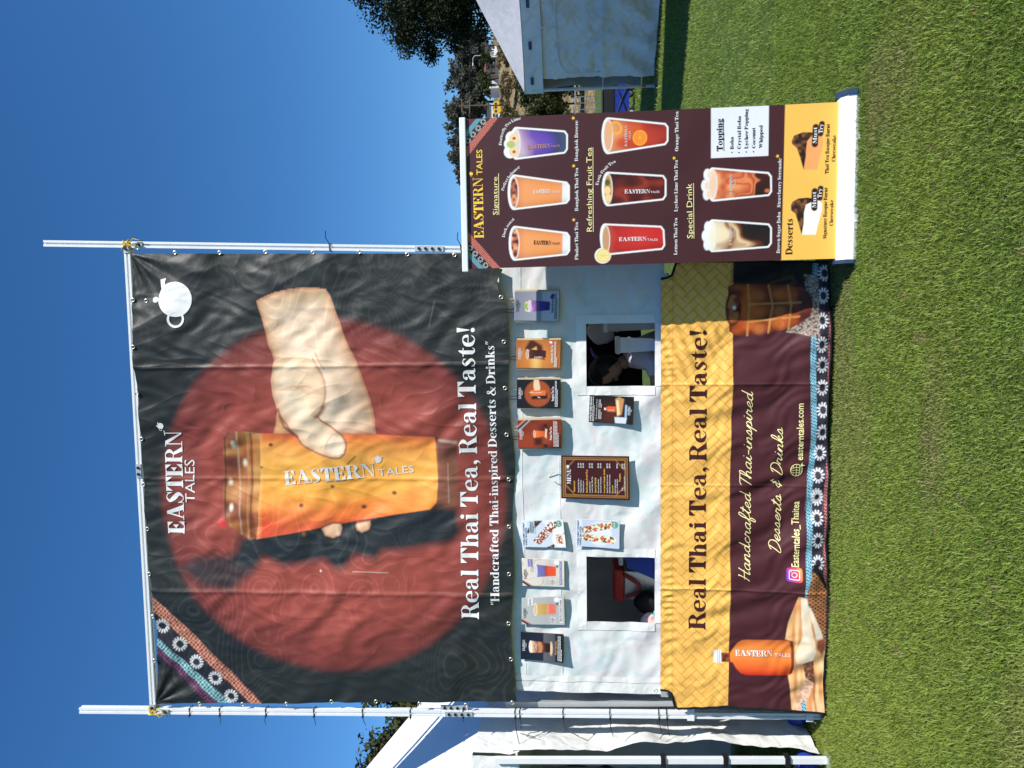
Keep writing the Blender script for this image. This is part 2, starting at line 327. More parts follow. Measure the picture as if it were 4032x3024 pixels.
    G['R'] = (.92, stem(.08,.3,0,1,.07,.06)+[R([(.3,.975,.05),(.52,.975,.06),(.68,.76,.21),(.52,.53,.06),(.3,.52,.05)]), polyp([(.44,.53),(.60,.55),(.93,0),(.66,0)]), rect(.6,0,.98,w*.8)])
    G['P'] = (.80, stem(.08,.3,0,1,.08,.06)+[R([(.3,.975,.05),(.52,.975,.06),(.67,.75,.21),(.52,.5,.06),(.3,.49,.05)])])
    G['B'] = (.86, stem(.08,.3,0,1,.06,.06)+[R([(.3,.975,.05),(.5,.975,.06),(.62,.77,.19),(.48,.55,.05),(.3,.535,.05)]), R([(.3,.535,.05),(.52,.53,.06),(.70,.28,.22),(.52,.02,.06),(.3,.025,.05)])])
    G['D'] = (.92, stem(.08,.3,0,1,.06,.06)+[R([(.3,.975,.05),(.5,.97,.06),(.74,.72,.2),(.78,.5,.23),(.74,.28,.2),(.5,.03,.06),(.3,.025,.05)])])
    G['C'] = (.86, [R([(.74,.72,.04),(.62,.93,.05),(.45,.98,.05),(.2,.76,.2),(.16,.5,.24),(.2,.24,.2),(.45,.02,.06),(.64,.08,.05),(.76,.28,.04)]), tr((.77,1),(.77,.66),(.66,.88))])
    G['O'] = (.92, [ring(.46,.5,.42,.51,.24,.045)]); G['N'] = (.98, [rect(.14,0,.19,1), rect(.78,0,.83,1), polyp([(.10,1),(.34,1),(.83,.0),(.75,0)]), rect(.03,1-w,.3,1), rect(.03,0,.31,w), rect(.66,1-w,.96,1)])
    G['H'] = (1.0, stem(.08,.3,0,1,.06,.06)+stem(.68,.9,0,1,.06,.06)+[rect(.3,.48,.68,.525)]); G['U'] = (.96, stem(.08,.3,.25,1,0,.06)+[R([(.19,.28,.22),(.26,.08,.16),(.46,.01,.06),(.66,.1,.06),(.73,.3,.05)]), rect(.705,.28,.755,1), rect(.6,1-w,.86,1)])
    G['M'] = (1.12, [rect(.12,0,.17,1), polyp([(.1,1),(.34,1),(.58,.25),(.52,.02)]), polyp([(.52,.02),(.58,.25),(.82,1),(.76,1)]), rect(.76,0,1.0,1), rect(.02,0,.28,w), rect(.68,0,1.08,w)])
    G['W'] = (1.3, [polyp([(.04,1),(.28,1),(.48,.2),(.42,0)]), polyp([(.42,0),(.48,.2),(.66,.85),(.6,.9)]), polyp([(.52,1),(.76,1),(.96,.2),(.90,0)]), polyp([(.90,0),(.96,.2),(1.24,1),(1.18,1)]), rect(0,1-w,.34,1), rect(1.08,1-w,1.3,1)])
    G['Y'] = (.86, [polyp([(.02,1),(.28,1),(.53,.45),(.35,.45)]), polyp([(.76,1),(.82,1),(.53,.45),(.47,.45)])]+stem(.31,.53,0,.46,.1,0)+[rect(0,1-w,.34,1), rect(.66,1-w,.88,1)])
    G[','] = (.34, [disc(.17,.1,.1), R([(.24,.1,.08),(.23,-.05,.07),(.12,-.18,.03)])]); G['!'] = (.40, [polyp([(.08,1),(.32,1),(.22,.3),(.18,.3)]), disc(.2,.11,.115)])
    G['-'] = (.42, [rect(.06,.3,.36,.37)]); G['"'] = (.44, [polyp([(.12,1),(.22,1),(.12,.7),(.08,.7)]), polyp([(.3,1),(.40,1),(.30,.7),(.26,.7)])])
    G['&'] = (.98, [R([(.9,.5,.04),(.78,.2,.05),(.5,.01,.06),(.25,.03,.1),(.14,.22,.16),(.28,.44,.1),(.48,.62,.06),(.52,.82,.08),(.42,.97,.05),(.29,.84,.12),(.36,.62,.16),(.62,.28,.2),(.85,.02,.08),(.95,.06,.04)]), rect(.74,.48,1.0,.52)])
    G[' '] = (.30, []); return G
def script_font():
    S = {}; w = .062
    def g(ch, adv, *paths): S[ch] = (adv, [ribbon([(x, y, w) for x, y in p], 6) for p in paths])
    g('a', .56, [(.40,.38),(.28,.44),(.1,.32),(.08,.1),(.2,0),(.36,.16),(.42,.42),(.38,.12),(.46,0),(.6,.12)])
    g('c', .46, [(.38,.36),(.26,.43),(.1,.28),(.1,.08),(.24,0),(.4,.08),(.5,.14)])
    g('d', .58, [(.40,.36),(.28,.43),(.1,.3),(.08,.1),(.2,0),(.36,.16),(.46,.95),(.4,.2),(.46,0),(.6,.12)])
    g('e', .46, [(.02,.14),(.3,.24),(.36,.38),(.24,.44),(.1,.28),(.12,.06),(.26,0),(.48,.14)])
    g('f', .42, [(0,.1),(.25,.5),(.34,.9),(.22,.98),(.14,.7),(.12,0),(.1,-.35),(.2,-.38),(.26,-.1),(.2,.05),(.44,.14)])
    g('h', .56, [(0,.1),(.24,.6),(.26,.95),(.14,.95),(.1,.5),(.06,0),(.14,.3),(.3,.43),(.38,.3),(.36,.05),(.46,0),(.58,.12)])
    g('i', .32, [(0,.12),(.14,.42),(.1,.1),(.2,0),(.34,.12)], [(.16,.6),(.17,.66)])
    g('k', .50, [(0,.1),(.24,.6),(.24,.95),(.12,.9),(.06,0),(.16,.28),(.32,.42),(.34,.28),(.16,.22),(.34,.02),(.52,.1)])
    g('n', .56, [(0,.12),(.12,.42),(.06,0),(.14,.28),(.3,.43),(.38,.3),(.34,.05),(.44,0),(.58,.12)])
    g('p', .50, [(0,.1),(.14,.42),(.02,-.4),(.14,.2),(.26,.42),(.4,.34),(.36,.08),(.2,0),(.52,.1)])
    g('r', .48, [(0,.12),(.12,.46),(.2,.38),(.32,.38),(.28,.1),(.36,0),(.5,.12)])
    g('s', .42, [(0,.1),(.2,.45),(.28,.2),(.2,.02),(.06,.06),(.3,.05),(.44,.14)])
    g('t', .36, [(0,.12),(.2,.5),(.24,.85),(.12,.2),(.2,0),(.38,.12)], [(.04,.62),(.38,.64)])
    g('-', .40, [(.05,.25),(.35,.25)]); g('T', .62, [(.02,.82),(.15,.95),(.75,.95)], [(.45,.95),(.34,.4),(.26,0)])
    g('H', .66, [(.1,.9),(.16,.95),(.12,.4),(.02,0)], [(.6,.98),(.5,.4),(.48,.02),(.64,.12)], [(.02,.45),(.62,.52)])
    g('D', .68, [(.22,.9),(.14,.4),(.06,.02),(.3,0),(.62,.3),(.6,.75),(.36,.98),(.1,.9),(.04,.75)])
    g('&', .60, [(.48,.7),(.36,.8),(.25,.65),(.4,.48),(.2,.4),(.1,.2),(.3,.05),(.52,.28)], [(.34,.95),(.28,-.1)])
    S[' '] = (.32, []); return S
SERIF = serif_font(); SCRIPT = script_font(); _sans = {}
def sans_glyphs(text, bold=0.):
    """the built-in sans face as triangles, cap height 1"""
    key = (text, bold)
    if key not in _sans:
        cu = bpy.data.curves.new('tmp', 'FONT'); cu.body = text; cu.resolution_u = 2; cu.offset = bold; ob = bpy.data.objects.new('tmp', cu); COL.objects.link(ob)
        bpy.context.view_layer.update()
        me = bpy.data.meshes.new_from_object(ob.evaluated_get(bpy.context.evaluated_depsgraph_get()))
        V = np.array([v.co[:2] for v in me.vertices]).reshape(-1,2)/.70; F = [tuple(p.vertices) for p in me.polygons]
        bpy.data.objects.remove(ob); bpy.data.curves.remove(cu); bpy.data.meshes.remove(me); _sans[key] = (V, F)
    return _sans[key]
def layout(text, font, bold=0.):
    """-> list of (verts, faces, layer) in em units, total width"""
    if font == 'sans':
        V, F = sans_glyphs(text, bold); V = V-np.array([V[:,0].min(), 0]); return [(V, F, 0)], V[:,0].max()
    G = SERIF if font == 'serif' else SCRIPT; x = 0.; out = []
    for ch in text:
        adv, prims = G[ch]
        for k, (_, V, F) in enumerate(prims): out.append((V+np.array([x, 0]), F, k))
        x += adv
    w = max(V[:,0].max() for V, F, k in out); x0 = min(V[:,0].min() for V, F, k in out)
    return [(V-np.array([x0, 0]), F, k) for V, F, k in out], w-x0
def emit(name, pieces, mat, parent, surf, lift=.0016, cut=0.):
    """pieces: (Nx2 plane points, faces, layer) laid on the sheet y = surf(x, z)"""
    bm = bmesh.new()
    for V, F, k in pieces:
        vv = [bm.verts.new((p[0], 0, p[1])) for p in V]; lay = k*.00022
        for v in vv: v.co.y = lay
        for f in F:
            try: bm.faces.new([vv[i] for i in f])
            except ValueError: pass
    if cut:
        bmesh.ops.triangulate(bm, faces=list(bm.faces))
        for _ in range(4):
            long = [e for e in bm.edges if e.calc_length() > cut]
            if not long: break
            bmesh.ops.subdivide_edges(bm, edges=long, cuts=1)
        bmesh.ops.triangulate(bm, faces=[f for f in bm.faces if len(f.verts) > 3])
    bm.verts.index_update(); P = np.array([v.co[:] for v in bm.verts]).reshape(-1,3); F = [[v.index for v in f.verts] for f in bm.faces]; bm.free()
    P[:,1] = surf(P[:,0], P[:,2])-lift-P[:,1]
    return mk(name, P, F, mat, parent)
def text(s, p0, p1, cap, mat, parent, surf, font='serif', cut=0., lift=.0016, shear=0., bold=0., name='lettering'):
    """one line of lettering whose baseline runs p0 -> p1, cap metres tall"""
    L, w = layout(s, font, bold); p0 = np.array(p0); d = np.array(p1)-p0; u = d/np.linalg.norm(d); n = np.array([-u[1], u[0]]); sx = np.linalg.norm(d)/w
    return emit(name, [(p0+((V[:,:1]+shear*V[:,1:])*sx)*u+(V[:,1:]*cap)*n, F, k) for V, F, k in L], mat, parent, surf, lift, cut)
def arc_text(s, a, b, c, cap, mat, parent, surf):
    """lettering bent along the quadratic curve a-b-c"""
    L, w = layout(s, 'serif'); a, b, c = (np.array(q) for q in (a, b, c)); b = 2*b-.5*(a+c); out = []
    for V, F, k in L:
        t = V[:,:1]/w; p = (1-t)**2*a+2*t*(1-t)*b+t*t*c; d = 2*(1-t)*(b-a)+2*t*(c-b); d /= np.linalg.norm(d, axis=1)[:,None]
        out.append((p+np.stack([-d[:,1], d[:,0]], 1)*V[:,1:]*cap, F, k))
    return emit('lettering', out, mat, parent, surf)
def shapes(name, prims, mat, parent, surf, cut=0., lift=.0016):
    """flat ink shapes given directly in sheet metres"""
    return emit(name, [(V, F, k) for k, (_, V, F) in enumerate(prims)], mat, parent, surf, lift, cut)
def teapot(c, r):
    x, z = c
    return [disc(x, z, r, 28), disc(x, z+r*1.16, r*.17, 12), polyp([(x+r*.75,z+r*.55),(x+r*1.05,z+r*.55),(x+r*1.22,z+r*.5),(x+r*1.14,z+r*.82),(x+r*.62,z+r*.8)]), ring(x-r*1.12, z+r*.0, r*.5, r*.5, r*.13, r*.13, 20)]
def star(c, r):
    p = [(c[0]+(r if k%2 == 0 else r*.42)*math.sin(k*PI/5), c[1]+(r if k%2 == 0 else r*.42)*math.cos(k*PI/5)) for k in range(10)]
    return ('strip', np.array([c]+p), [(0, 1+k, 1+(k+1)%10) for k in range(10)])
def greek(p0, p1, n, h, gap, seed, fill=.9):
    """rows of type too small to read: broken bars"""
    r = random.Random(seed); out = []; p0 = np.array(p0); p1 = np.array(p1); W = p1[0]-p0[0]
    for k in range(n):
        x = p0[0]; z = p0[1]-k*gap; end = p0[0]+W*(1 if k < n-1 else fill*r.uniform(.4,.9))
        while x < end:
            w = W*r.uniform(.04,.13); out.append(rect(x, z, min(x+w, end), z+h)); x += w+W*.018
    return out

# ------------------------------------------------------------------ the tall printed banner over the stall
def tri(x, knots, vals): return np.interp(x, knots, vals)
BK = [-2.2, (-1.414,3.168)[0], (-0.670,3.140)[0], (0.060,3.112)[0], .8]
def surf_banner(x, z):
    x = np.asarray(x, float); z = np.asarray(z, float)
    y = -.008+tri(x, BK, [0,-.030,.018,-.034,.004])
    y = y+waves(x, z, 3, .80, .010)+waves(x, z, 4, .33, .0055)+waves(x, z*.6, 5, .13, .0022)+.0035*np.abs(waves(x, z*.5, 6, .22, 1.))**.6
    for k in BK[1:4]: y = y-.006*np.exp(-((x-k)/.014)**2)
    for cx, cz, sg in ((-2.2,4.36,1), (.79,4.36,-1)):                      # pull lines fanning out of the tied corners
        d = np.hypot(x-cx, z-cz); an = np.arctan2(cz-z, sg*(x-cx)); y = y+.010*np.sin(an*13)*np.exp(-d/.5)*np.clip(d/.1, 0, 1)
    y = y-.035*np.exp(-((x-.45)/.16)**2-((z-1.93)/.10)**2)                 # the bottom edge curls out near the right corner
    return y
# finer columns and rows where the hand and cup are printed
us = np.concatenate([np.linspace(0,.27,95,False), np.linspace(.27,.87,440,False), np.linspace(.87,1,45)]); ts = np.concatenate([np.linspace(0,.22,95,False), np.linspace(.22,.84,400,False), np.linspace(.84,1,60)])
nx, nz = len(us), len(ts)
S, T = np.meshgrid(us, ts)
ed = lambda t: np.interp(t, [0,.9,1], [.791,.745,.640])
XL = -2.212+.096*T; XR = ed(T)
X = XL+(XR-XL)*S
ztop = 4.357-.035*np.sin(PI*np.clip((S-.01)/.36, 0, 1))-.008*np.abs(np.sin(S*PI*9)); zbot = 1.928+.012*np.sin(S*9)-.01*np.sin(S*23+1)+.05*np.exp(-((S-.97)/.03)**2)
Z = ztop+(zbot-ztop)*T
A = Art(X, Z, C(33,37,35))
x, z = A.x, A.z
A.c *= (.85+.35*vnoise(x, z, 1.6, 1))[:,None]
# red disc, soft at its rim
(cl,_),(cr_,_),(_,ct),(_,cb) = (-1.963,3.207), (0.383,2.978), (-0.751,4.259), (-0.758,1.945)
cx, cz, rx, rz = (cl+cr_)/2, (ct+cb)/2, (cr_-cl)/2, (ct-cb)/2
q = np.hypot((x-cx)/rx, (z-cz)/rz); m = np.clip((1.01-q)/.065, 0, 1); m = m*m*(3-2*m)
A.put(np.arange(len(x)), m, ramp(q, [(0,C(158,76,62)),(.7,C(148,68,56)),(1,C(108,48,42))]))
# shadow the cup and fingers throw on the disc
A.poly([(-1.211,3.768),(-1.255,3.701),(-1.277,3.668),(-1.254,3.610),(-1.186,3.561),(-1.240,3.428),(-1.216,3.257),(-1.197,3.155),(-1.247,3.101),(-1.257,3.034),(-1.212,2.988),(-1.167,2.953),(-1.177,2.865),(-1.188,2.810),(-1.132,2.764),(-1.124,2.620),(-1.095,2.455),(-1.071,2.313),(-1.016,2.257),(-0.852,2.276),(-0.831,2.394),(-0.914,3.279),(-1.063,3.715)], C(34,40,42), .035)
A.poly([(-1.261,4.128),(-1.373,3.983),(-1.415,3.778),(-1.277,3.634),(-1.165,3.697),(-1.180,4.008)], C(36,42,44), .04, .9)
# arm and hand
hand = [(0.474,3.526),(0.496,3.486),(0.525,3.408),(0.546,3.286),(0.554,3.177),(0.540,3.079),(0.499,3.054),(0.425,3.029),(0.319,2.990),(0.223,2.960),(0.159,2.930),(0.100,2.899),(-0.001,2.865),(-0.077,2.840),(-0.146,2.820),(-0.227,2.803),(-0.292,2.795),(-0.374,2.793),(-0.380,2.927),(-0.379,3.147),(-0.372,3.460),(-0.344,3.448),(-0.300,3.432),(-0.224,3.418),(-0.170,3.432),(-0.094,3.446),(-0.029,3.445),(0.036,3.431),(0.100,3.422),(0.154,3.437),(0.197,3.457),(0.294,3.478),(0.380,3.500)]
skin = C(236,208,180); warm = C(206,146,104); deep = C(170,88,48)
A.poly(hand, skin, .0045, 1., 0., (warm, .055, .75)); A.poly(hand, skin, .0045, 0., 0., (deep, .009, .95))
A.mask = np.clip(.5-Art.sdf(x, z, hand)/.006, 0, 1)
A.poly([(0.465,3.509),(0.554,3.177),(0.540,3.079),(0.478,3.049),(0.471,3.224),(0.432,3.423)], C(222,180,128), .05, .5)          # wrist warms towards the cuff
A.poly([(0.521,3.080),(0.425,3.029),(0.223,2.960),(-0.001,2.865),(-0.146,2.820),(-0.374,2.795),(-0.373,2.872),(-0.140,2.918),(0.074,2.977),(0.288,3.045)], C(196,150,104), .06, .45)
A.poly([(0.422,3.489),(0.197,3.455),(0.100,3.422),(-0.029,3.445),(-0.224,3.418),(-0.203,3.361),(0.078,3.361),(0.293,3.418)], C(206,166,120), .05, .4)
A.poly([(-0.372,3.449),(-0.300,3.432),(-0.229,3.407),(-0.279,3.365),(-0.372,3.313)], C(214,160,104), .012, .9)             # finger roots behind the cup
A.mask = None
# the cup: lid, tea, glass foot
body = [(-0.372,3.603),(-0.373,3.129),(-0.383,2.677),(-0.395,2.410),(-0.460,2.393),(-0.683,2.396),(-0.817,2.408),(-0.860,2.451),(-0.926,2.844),(-0.983,3.152),(-1.041,3.463),(-1.067,3.604),(-0.870,3.617),(-0.565,3.609)]
(bx0,_),(bx1,_) = (-0.983,3.152), (-0.373,3.129)
def tea(x, z):
    s = np.clip((x-bx0)/(bx1-bx0), 0, 1)
    return ramp(s+.05*(vnoise(x, z, 4, 5)-.5), [(0,C(210,66,36)),(.10,C(232,108,46)),(.32,C(236,158,60)),(.65,C(234,166,66)),(.88,C(238,148,66)),(1,C(224,98,60))])
A.poly(body, tea, .004)
A.mask = np.clip(.5-Art.sdf(x, z, body)/.006, 0, 1); ii = np.arange(len(x))
A.put(ii, .16*np.clip(vnoise(x, z*.6, 7, 41)*2-.9, 0, 1), C(240,196,120)); A.put(ii, .25*np.clip(vnoise(x*1.4, z, 11, 42)*2-1.1, 0, 1), C(190,96,40))
A.line([(-0.520,3.533),(-0.528,2.983),(-0.540,2.443)], .05, C(244,190,110), .05, .28); A.line([(-0.931,3.582),(-0.851,2.994),(-0.773,2.449)], .04, C(206,84,40), .05, .45); A.line([(-0.384,3.564),(-1.055,3.594)], .03, C(250,206,140), .02, .45)
A.mask = None
A.poly([(-0.395,2.410),(-0.416,2.277),(-0.534,2.265),(-0.742,2.269),(-0.838,2.283),(-0.865,2.409),(-0.683,2.396)], lambda x, z: ramp(vnoise(x, z, 9, 8), [(.2,C(76,50,40)),(.8,C(126,86,64))]), .004, .75)
A.line([(-0.416,2.380),(-0.428,2.277)], .02, C(190,170,150), .006, .5); A.line([(-0.564,2.331),(-0.820,2.331)], .006, C(180,160,140), .004, .6)
lid = [(-0.398,3.794),(-0.362,3.764),(-0.356,3.649),(-0.372,3.557),(-0.565,3.563),(-0.931,3.582),(-1.061,3.601),(-1.074,3.651),(-1.025,3.712),(-0.979,3.772),(-0.949,3.815),(-0.749,3.821)]
A.poly(lid, lambda x, z: ramp(vnoise(x*1.2, z*.5, 14, 11), [(.15,C(62,34,22)),(.45,C(128,74,36)),(.7,C(170,108,50)),(.95,C(200,150,90))]), .003, .72)
A.line([(-0.365,3.705),(-0.565,3.709),(-0.840,3.706),(-1.031,3.700)], .010, C(196,170,140), .006, .6); A.line([(-0.372,3.616),(-0.687,3.624),(-1.055,3.635)], .007, C(90,46,26), .003, .85); A.line([(-0.371,3.640),(-0.748,3.649),(-1.055,3.657)], .012, C(206,150,90), .006, .5)
A.line([(-0.398,3.784),(-0.749,3.811),(-0.949,3.802)], .012, C(80,46,30), .004, .8)
for p in [(-0.693,3.774),(-0.444,3.731),(-0.856,3.766),(-0.565,3.665)]: A.ell(p, .02, .012, C(250,240,215), .01, .8)
A.poly([(-0.958,3.866),(-0.989,3.836),(-0.982,3.798),(-0.945,3.790),(-0.927,3.833)], C(196,62,60), .004); A.line([(-0.968,3.913),(-0.964,3.853)], .014, C(160,50,48), .004)
for p, r in zip([(-0.448,3.489),(-0.719,3.087),(-0.762,2.687),(-0.842,3.295),(-0.852,2.887),(-0.596,3.557)], (.011,.010,.012,.012,.013,.006)):
    A.ell(p, r, r*1.3, C(70,34,20), .006, .9)
A.line([(-0.573,2.983),(-0.524,2.931)], .010, C(90,50,24), .006, .8)
# thumb over the cup, finger tips round its far side
thumb = [(0.090,3.422),(0.117,3.348),(0.122,3.260),(0.109,3.189),(0.057,3.139),(-0.021,3.107),(-0.096,3.094),(-0.171,3.106),(-0.225,3.132),(-0.264,3.160),(-0.288,3.138),(-0.314,3.100),(-0.345,3.057),(-0.380,3.014),(-0.416,2.988),(-0.459,2.982),(-0.503,2.995),(-0.532,3.025),(-0.536,3.070),(-0.521,3.119),(-0.503,3.168),(-0.475,3.228),(-0.442,3.277),(-0.382,3.313),(-0.317,3.361),(-0.240,3.407),(-0.126,3.441),(-0.029,3.445)]
A.poly(thumb, C(240,216,184), .010, .9); A.poly(thumb, skin, .003, 0., 0., (C(206,146,98), .030, .75))
A.line([(-0.213,3.417),(-0.257,3.403),(-0.311,3.366),(-0.355,3.340),(-0.382,3.313),(-0.442,3.277),(-0.475,3.228),(-0.503,3.168),(-0.521,3.119),(-0.536,3.070),(-0.532,3.025),(-0.503,2.995),(-0.459,2.982),(-0.416,2.988),(-0.380,3.014),(-0.345,3.057),(-0.314,3.100),(-0.288,3.138),(-0.266,3.159)], .010, C(120,52,40), .006, .85)
A.line([(-0.257,3.408),(-0.322,3.383),(-0.366,3.340),(-0.393,3.303)], .016, C(120,56,44), .008, .8)
A.line([(0.108,3.172),(0.044,3.131),(-0.032,3.098),(-0.096,3.092),(-0.161,3.103),(-0.215,3.127),(-0.263,3.159)], .010, C(150,84,54), .007, .85)
A.line([(-0.266,3.173),(-0.242,3.142),(-0.204,3.113)], .022, C(110,50,40), .010, .75)
A.poly([(0.121,3.304),(0.087,3.206),(0.022,3.143),(-0.064,3.113),(-0.150,3.116),(-0.236,3.163),(-0.203,3.217),(-0.095,3.279),(0.024,3.330)], C(236,202,160), .04, .6)
A.poly([(-0.432,3.105),(-0.372,3.069),(-0.383,3.031),(-0.437,2.994),(-0.497,3.002),(-0.521,3.042),(-0.508,3.085),(-0.477,3.123)], C(238,214,186), .008, .9); A.line([(-0.475,3.119),(-0.423,3.104),(-0.375,3.069),(-0.386,3.031)], .006, C(196,140,108), .005, .7)
for k in range(7): A.line([tuple(np.array(p)+np.array((0,-.017*k))) for p in [(-0.094,3.412),(-0.062,3.311),(-0.117,3.214)]], .004, C(190,136,96), .004, .55)
A.poly([(-0.997,3.165),(-0.974,3.153),(-0.955,3.091),(-0.957,3.040),(-0.990,3.034),(-1.035,3.047),(-1.055,3.094),(-1.038,3.144)], C(232,186,150), .006, 1., 0., (C(140,70,44), .008)); A.poly([(-0.973,2.941),(-0.950,2.933),(-0.939,2.846),(-0.966,2.842),(-1.000,2.859),(-1.015,2.904),(-1.000,2.931)], C(230,182,146), .006, 1., 0., (C(140,70,44), .008))
A.line([(-0.982,3.161),(-0.955,3.091),(-0.957,3.035)], .012, C(120,44,30), .006, .9); A.line([(-0.956,2.941),(-0.935,2.846)], .010, C(120,44,30), .006, .9); A.ell((-1.026,3.281), .016, .012, C(150,92,40), .008, .7)
# woven ribbon across the corner
A.poly([(-1.424,4.369),(-1.435,4.340),(-1.478,4.296),(-2.206,3.593),(-2.298,3.528),(-2.306,3.772),(-2.217,3.955),(-1.852,4.329),(-1.795,4.391)], C(34,34,40), .004)
A.poly([(-1.424,4.369),(-1.435,4.340),(-1.478,4.296),(-2.206,3.593),(-2.298,3.528),(-2.255,3.642),(-2.207,3.686),(-1.556,4.324),(-1.528,4.375)], lambda x, z: np.where(((np.sin(x*215)*np.sin(z*215)) > 0)[:,None], C(206,140,112), C(120,62,56)), .004)
A.poly([(-1.679,4.384),(-1.707,4.356),(-2.213,3.809),(-2.282,3.760),(-2.273,3.853),(-2.213,3.906),(-1.796,4.320),(-1.737,4.387)], lambda x, z: np.where(((np.sin(x*215)*np.sin(z*215)) > 0)[:,None], C(150,196,196), C(66,104,112)), .004)
A.poly([(-1.749,4.388),(-1.800,4.320),(-2.216,3.906),(-2.285,3.877),(-2.218,3.979),(-1.850,4.329),(-1.795,4.391)], lambda x, z: np.where(((np.sin(x*215)*np.sin(z*215)) > 0)[:,None], C(112,60,92), C(62,34,56)), .004)
for p in [(-1.661,4.277),(-1.784,4.161),(-1.906,4.054),(-2.017,3.933),(-2.143,3.832)]: flower(A, p, .045, C(232,232,232), .3, 14)
# scuffs and fold scratches
A.line([(-1.268,2.964),(-1.272,2.732)], .004, C(220,206,196), .002, .7); A.ell((-1.272,3.181), .008, .006, C(220,210,200), .003)
A.line([(0.456,2.390),(0.300,2.426)], .005, C(120,120,118), .004, .5)
for k in BK[1:4]: A.line([(k,4.3),(k+.02,1.93)], .004, C(150,120,108), .004, .35)
# knuckle and tendon tones on the hand, and pale sheen lines painted into the print colour
hm = (Art.sdf(x, z, hand) < 0)
A.c[hm] *= (.84+.22*vnoise(x[hm], z[hm], 5, 21)+.16*(vnoise(x[hm], z[hm], 14, 22)-.5)+.10*(vnoise(x[hm]*2.5, z[hm]*.8, 30, 23)-.5))[:,None]
for q in ([(0.335,3.394),(0.248,3.233),(0.076,3.108)], [(0.375,3.195),(0.182,3.093),(-0.032,3.024)], [(0.430,3.335),(0.248,3.200)]): A.line(q, .02, C(206,168,124), .03, .35)
A.line([(0.146,3.158),(0.087,3.129),(0.043,3.098)], .008, C(160,104,70), .006, .6); A.line([(-0.064,3.025),(-0.183,2.964),(-0.345,2.925)], .02, C(200,160,116), .03, .4)
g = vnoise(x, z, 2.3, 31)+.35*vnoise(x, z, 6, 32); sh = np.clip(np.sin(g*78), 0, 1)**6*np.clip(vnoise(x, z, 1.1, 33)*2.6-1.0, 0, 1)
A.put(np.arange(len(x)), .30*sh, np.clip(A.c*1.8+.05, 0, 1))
bn = thing('hanging_banner', (-.7, 0, 1.92), 'tall black printed banner with a hand holding an orange tea cup on a red disc', 'banner')
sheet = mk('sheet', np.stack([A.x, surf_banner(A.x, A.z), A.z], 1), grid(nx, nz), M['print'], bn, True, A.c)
W_ = M['ink_white']
text('EASTERN', (-1.034,4.090), (-0.352,4.085), .112, W_, bn, surf_banner, cut=.03, lift=.003)
text('TALES', (-0.829,4.013), (-0.546,4.007), .066, W_, bn, surf_banner, 'sans', cut=.03, lift=.003)
shapes('teapot_emblem', teapot((-0.321,4.217), .020), W_, bn, surf_banner, lift=.003)
shapes('teapot_emblem', teapot((0.495,4.063), .112), W_, bn, surf_banner, cut=.04, lift=.003)
text('Real Thai Tea, Real Taste!', (-1.564,2.149), (0.288,2.140), .112, W_, bn, surf_banner, cut=.03, lift=.003)
text('"Handcrafted Thai-inspired Desserts & Drinks"', (-1.470,2.016), (0.203,2.020), .055, W_, bn, surf_banner, cut=.03, lift=.003)
text('EASTERN', (-0.713,3.403), (-0.654,2.802), .090, M['ink_grey'], bn, surf_banner, cut=.03, lift=.003)
text('TALES', (-0.656,2.787), (-0.629,2.554), .047, M['ink_grey'], bn, surf_banner, 'sans', cut=.03, lift=.003)
tp = teapot((0,0), .022); pc = np.array((-0.544,2.784))
shapes('teapot_emblem', [(a, np.stack([V[:,1], -V[:,0]], 1)+pc, F) for a, V, F in tp], M['ink_grey'], bn, surf_banner, lift=.003)
# grommets round the hem, one mesh shared by all
def grommet_mesh():
    V, F = torus((0,0,0), .0105, .0042, 14, 6); me = bpy.data.meshes.new('grommet'); me.from_pydata(V, [], F); me.shade_smooth(); me.materials.append(M['brass']); return me
GM = grommet_mesh()
def grommet(p, root, surf):
    o = bpy.data.objects.new('grommet', GM); COL.objects.link(o); o.parent = root
    o.location = Vector((p[0], float(surf(p[0], p[1]))-.003, p[1]))-world_loc(root); return o
for p in [(0.828,4.307),(0.489,4.256),(0.496,4.349),(0.195,4.346),(-0.106,4.352),(-0.405,4.345),(-0.707,4.353),(-1.005,4.342),(-1.301,4.333),(-1.592,4.330),(-1.901,4.344)]: grommet((p[0],p[1]), bn, surf_banner)
for p in [(0.791,4.061),(0.784,3.765),(0.782,3.462),(0.781,3.462),(0.771,3.157),(0.768,2.862),(0.747,2.557),(0.735,2.260)]: grommet(p, bn, surf_banner)
for p in [(0.471,1.972),(0.198,1.960),(-0.089,1.959),(-0.382,1.954),(-0.671,1.948),(-0.971,1.950),(-1.268,1.951),(-1.587,1.959),(-1.834,1.949),(-2.124,1.946)]: grommet(p, bn, surf_banner)
for p in [(-2.203,4.056),(-2.197,3.756),(-2.177,3.447),(-2.159,3.145),(-2.147,2.844),(-2.150,2.553),(-2.150,2.248)]: grommet(p, bn, surf_banner)

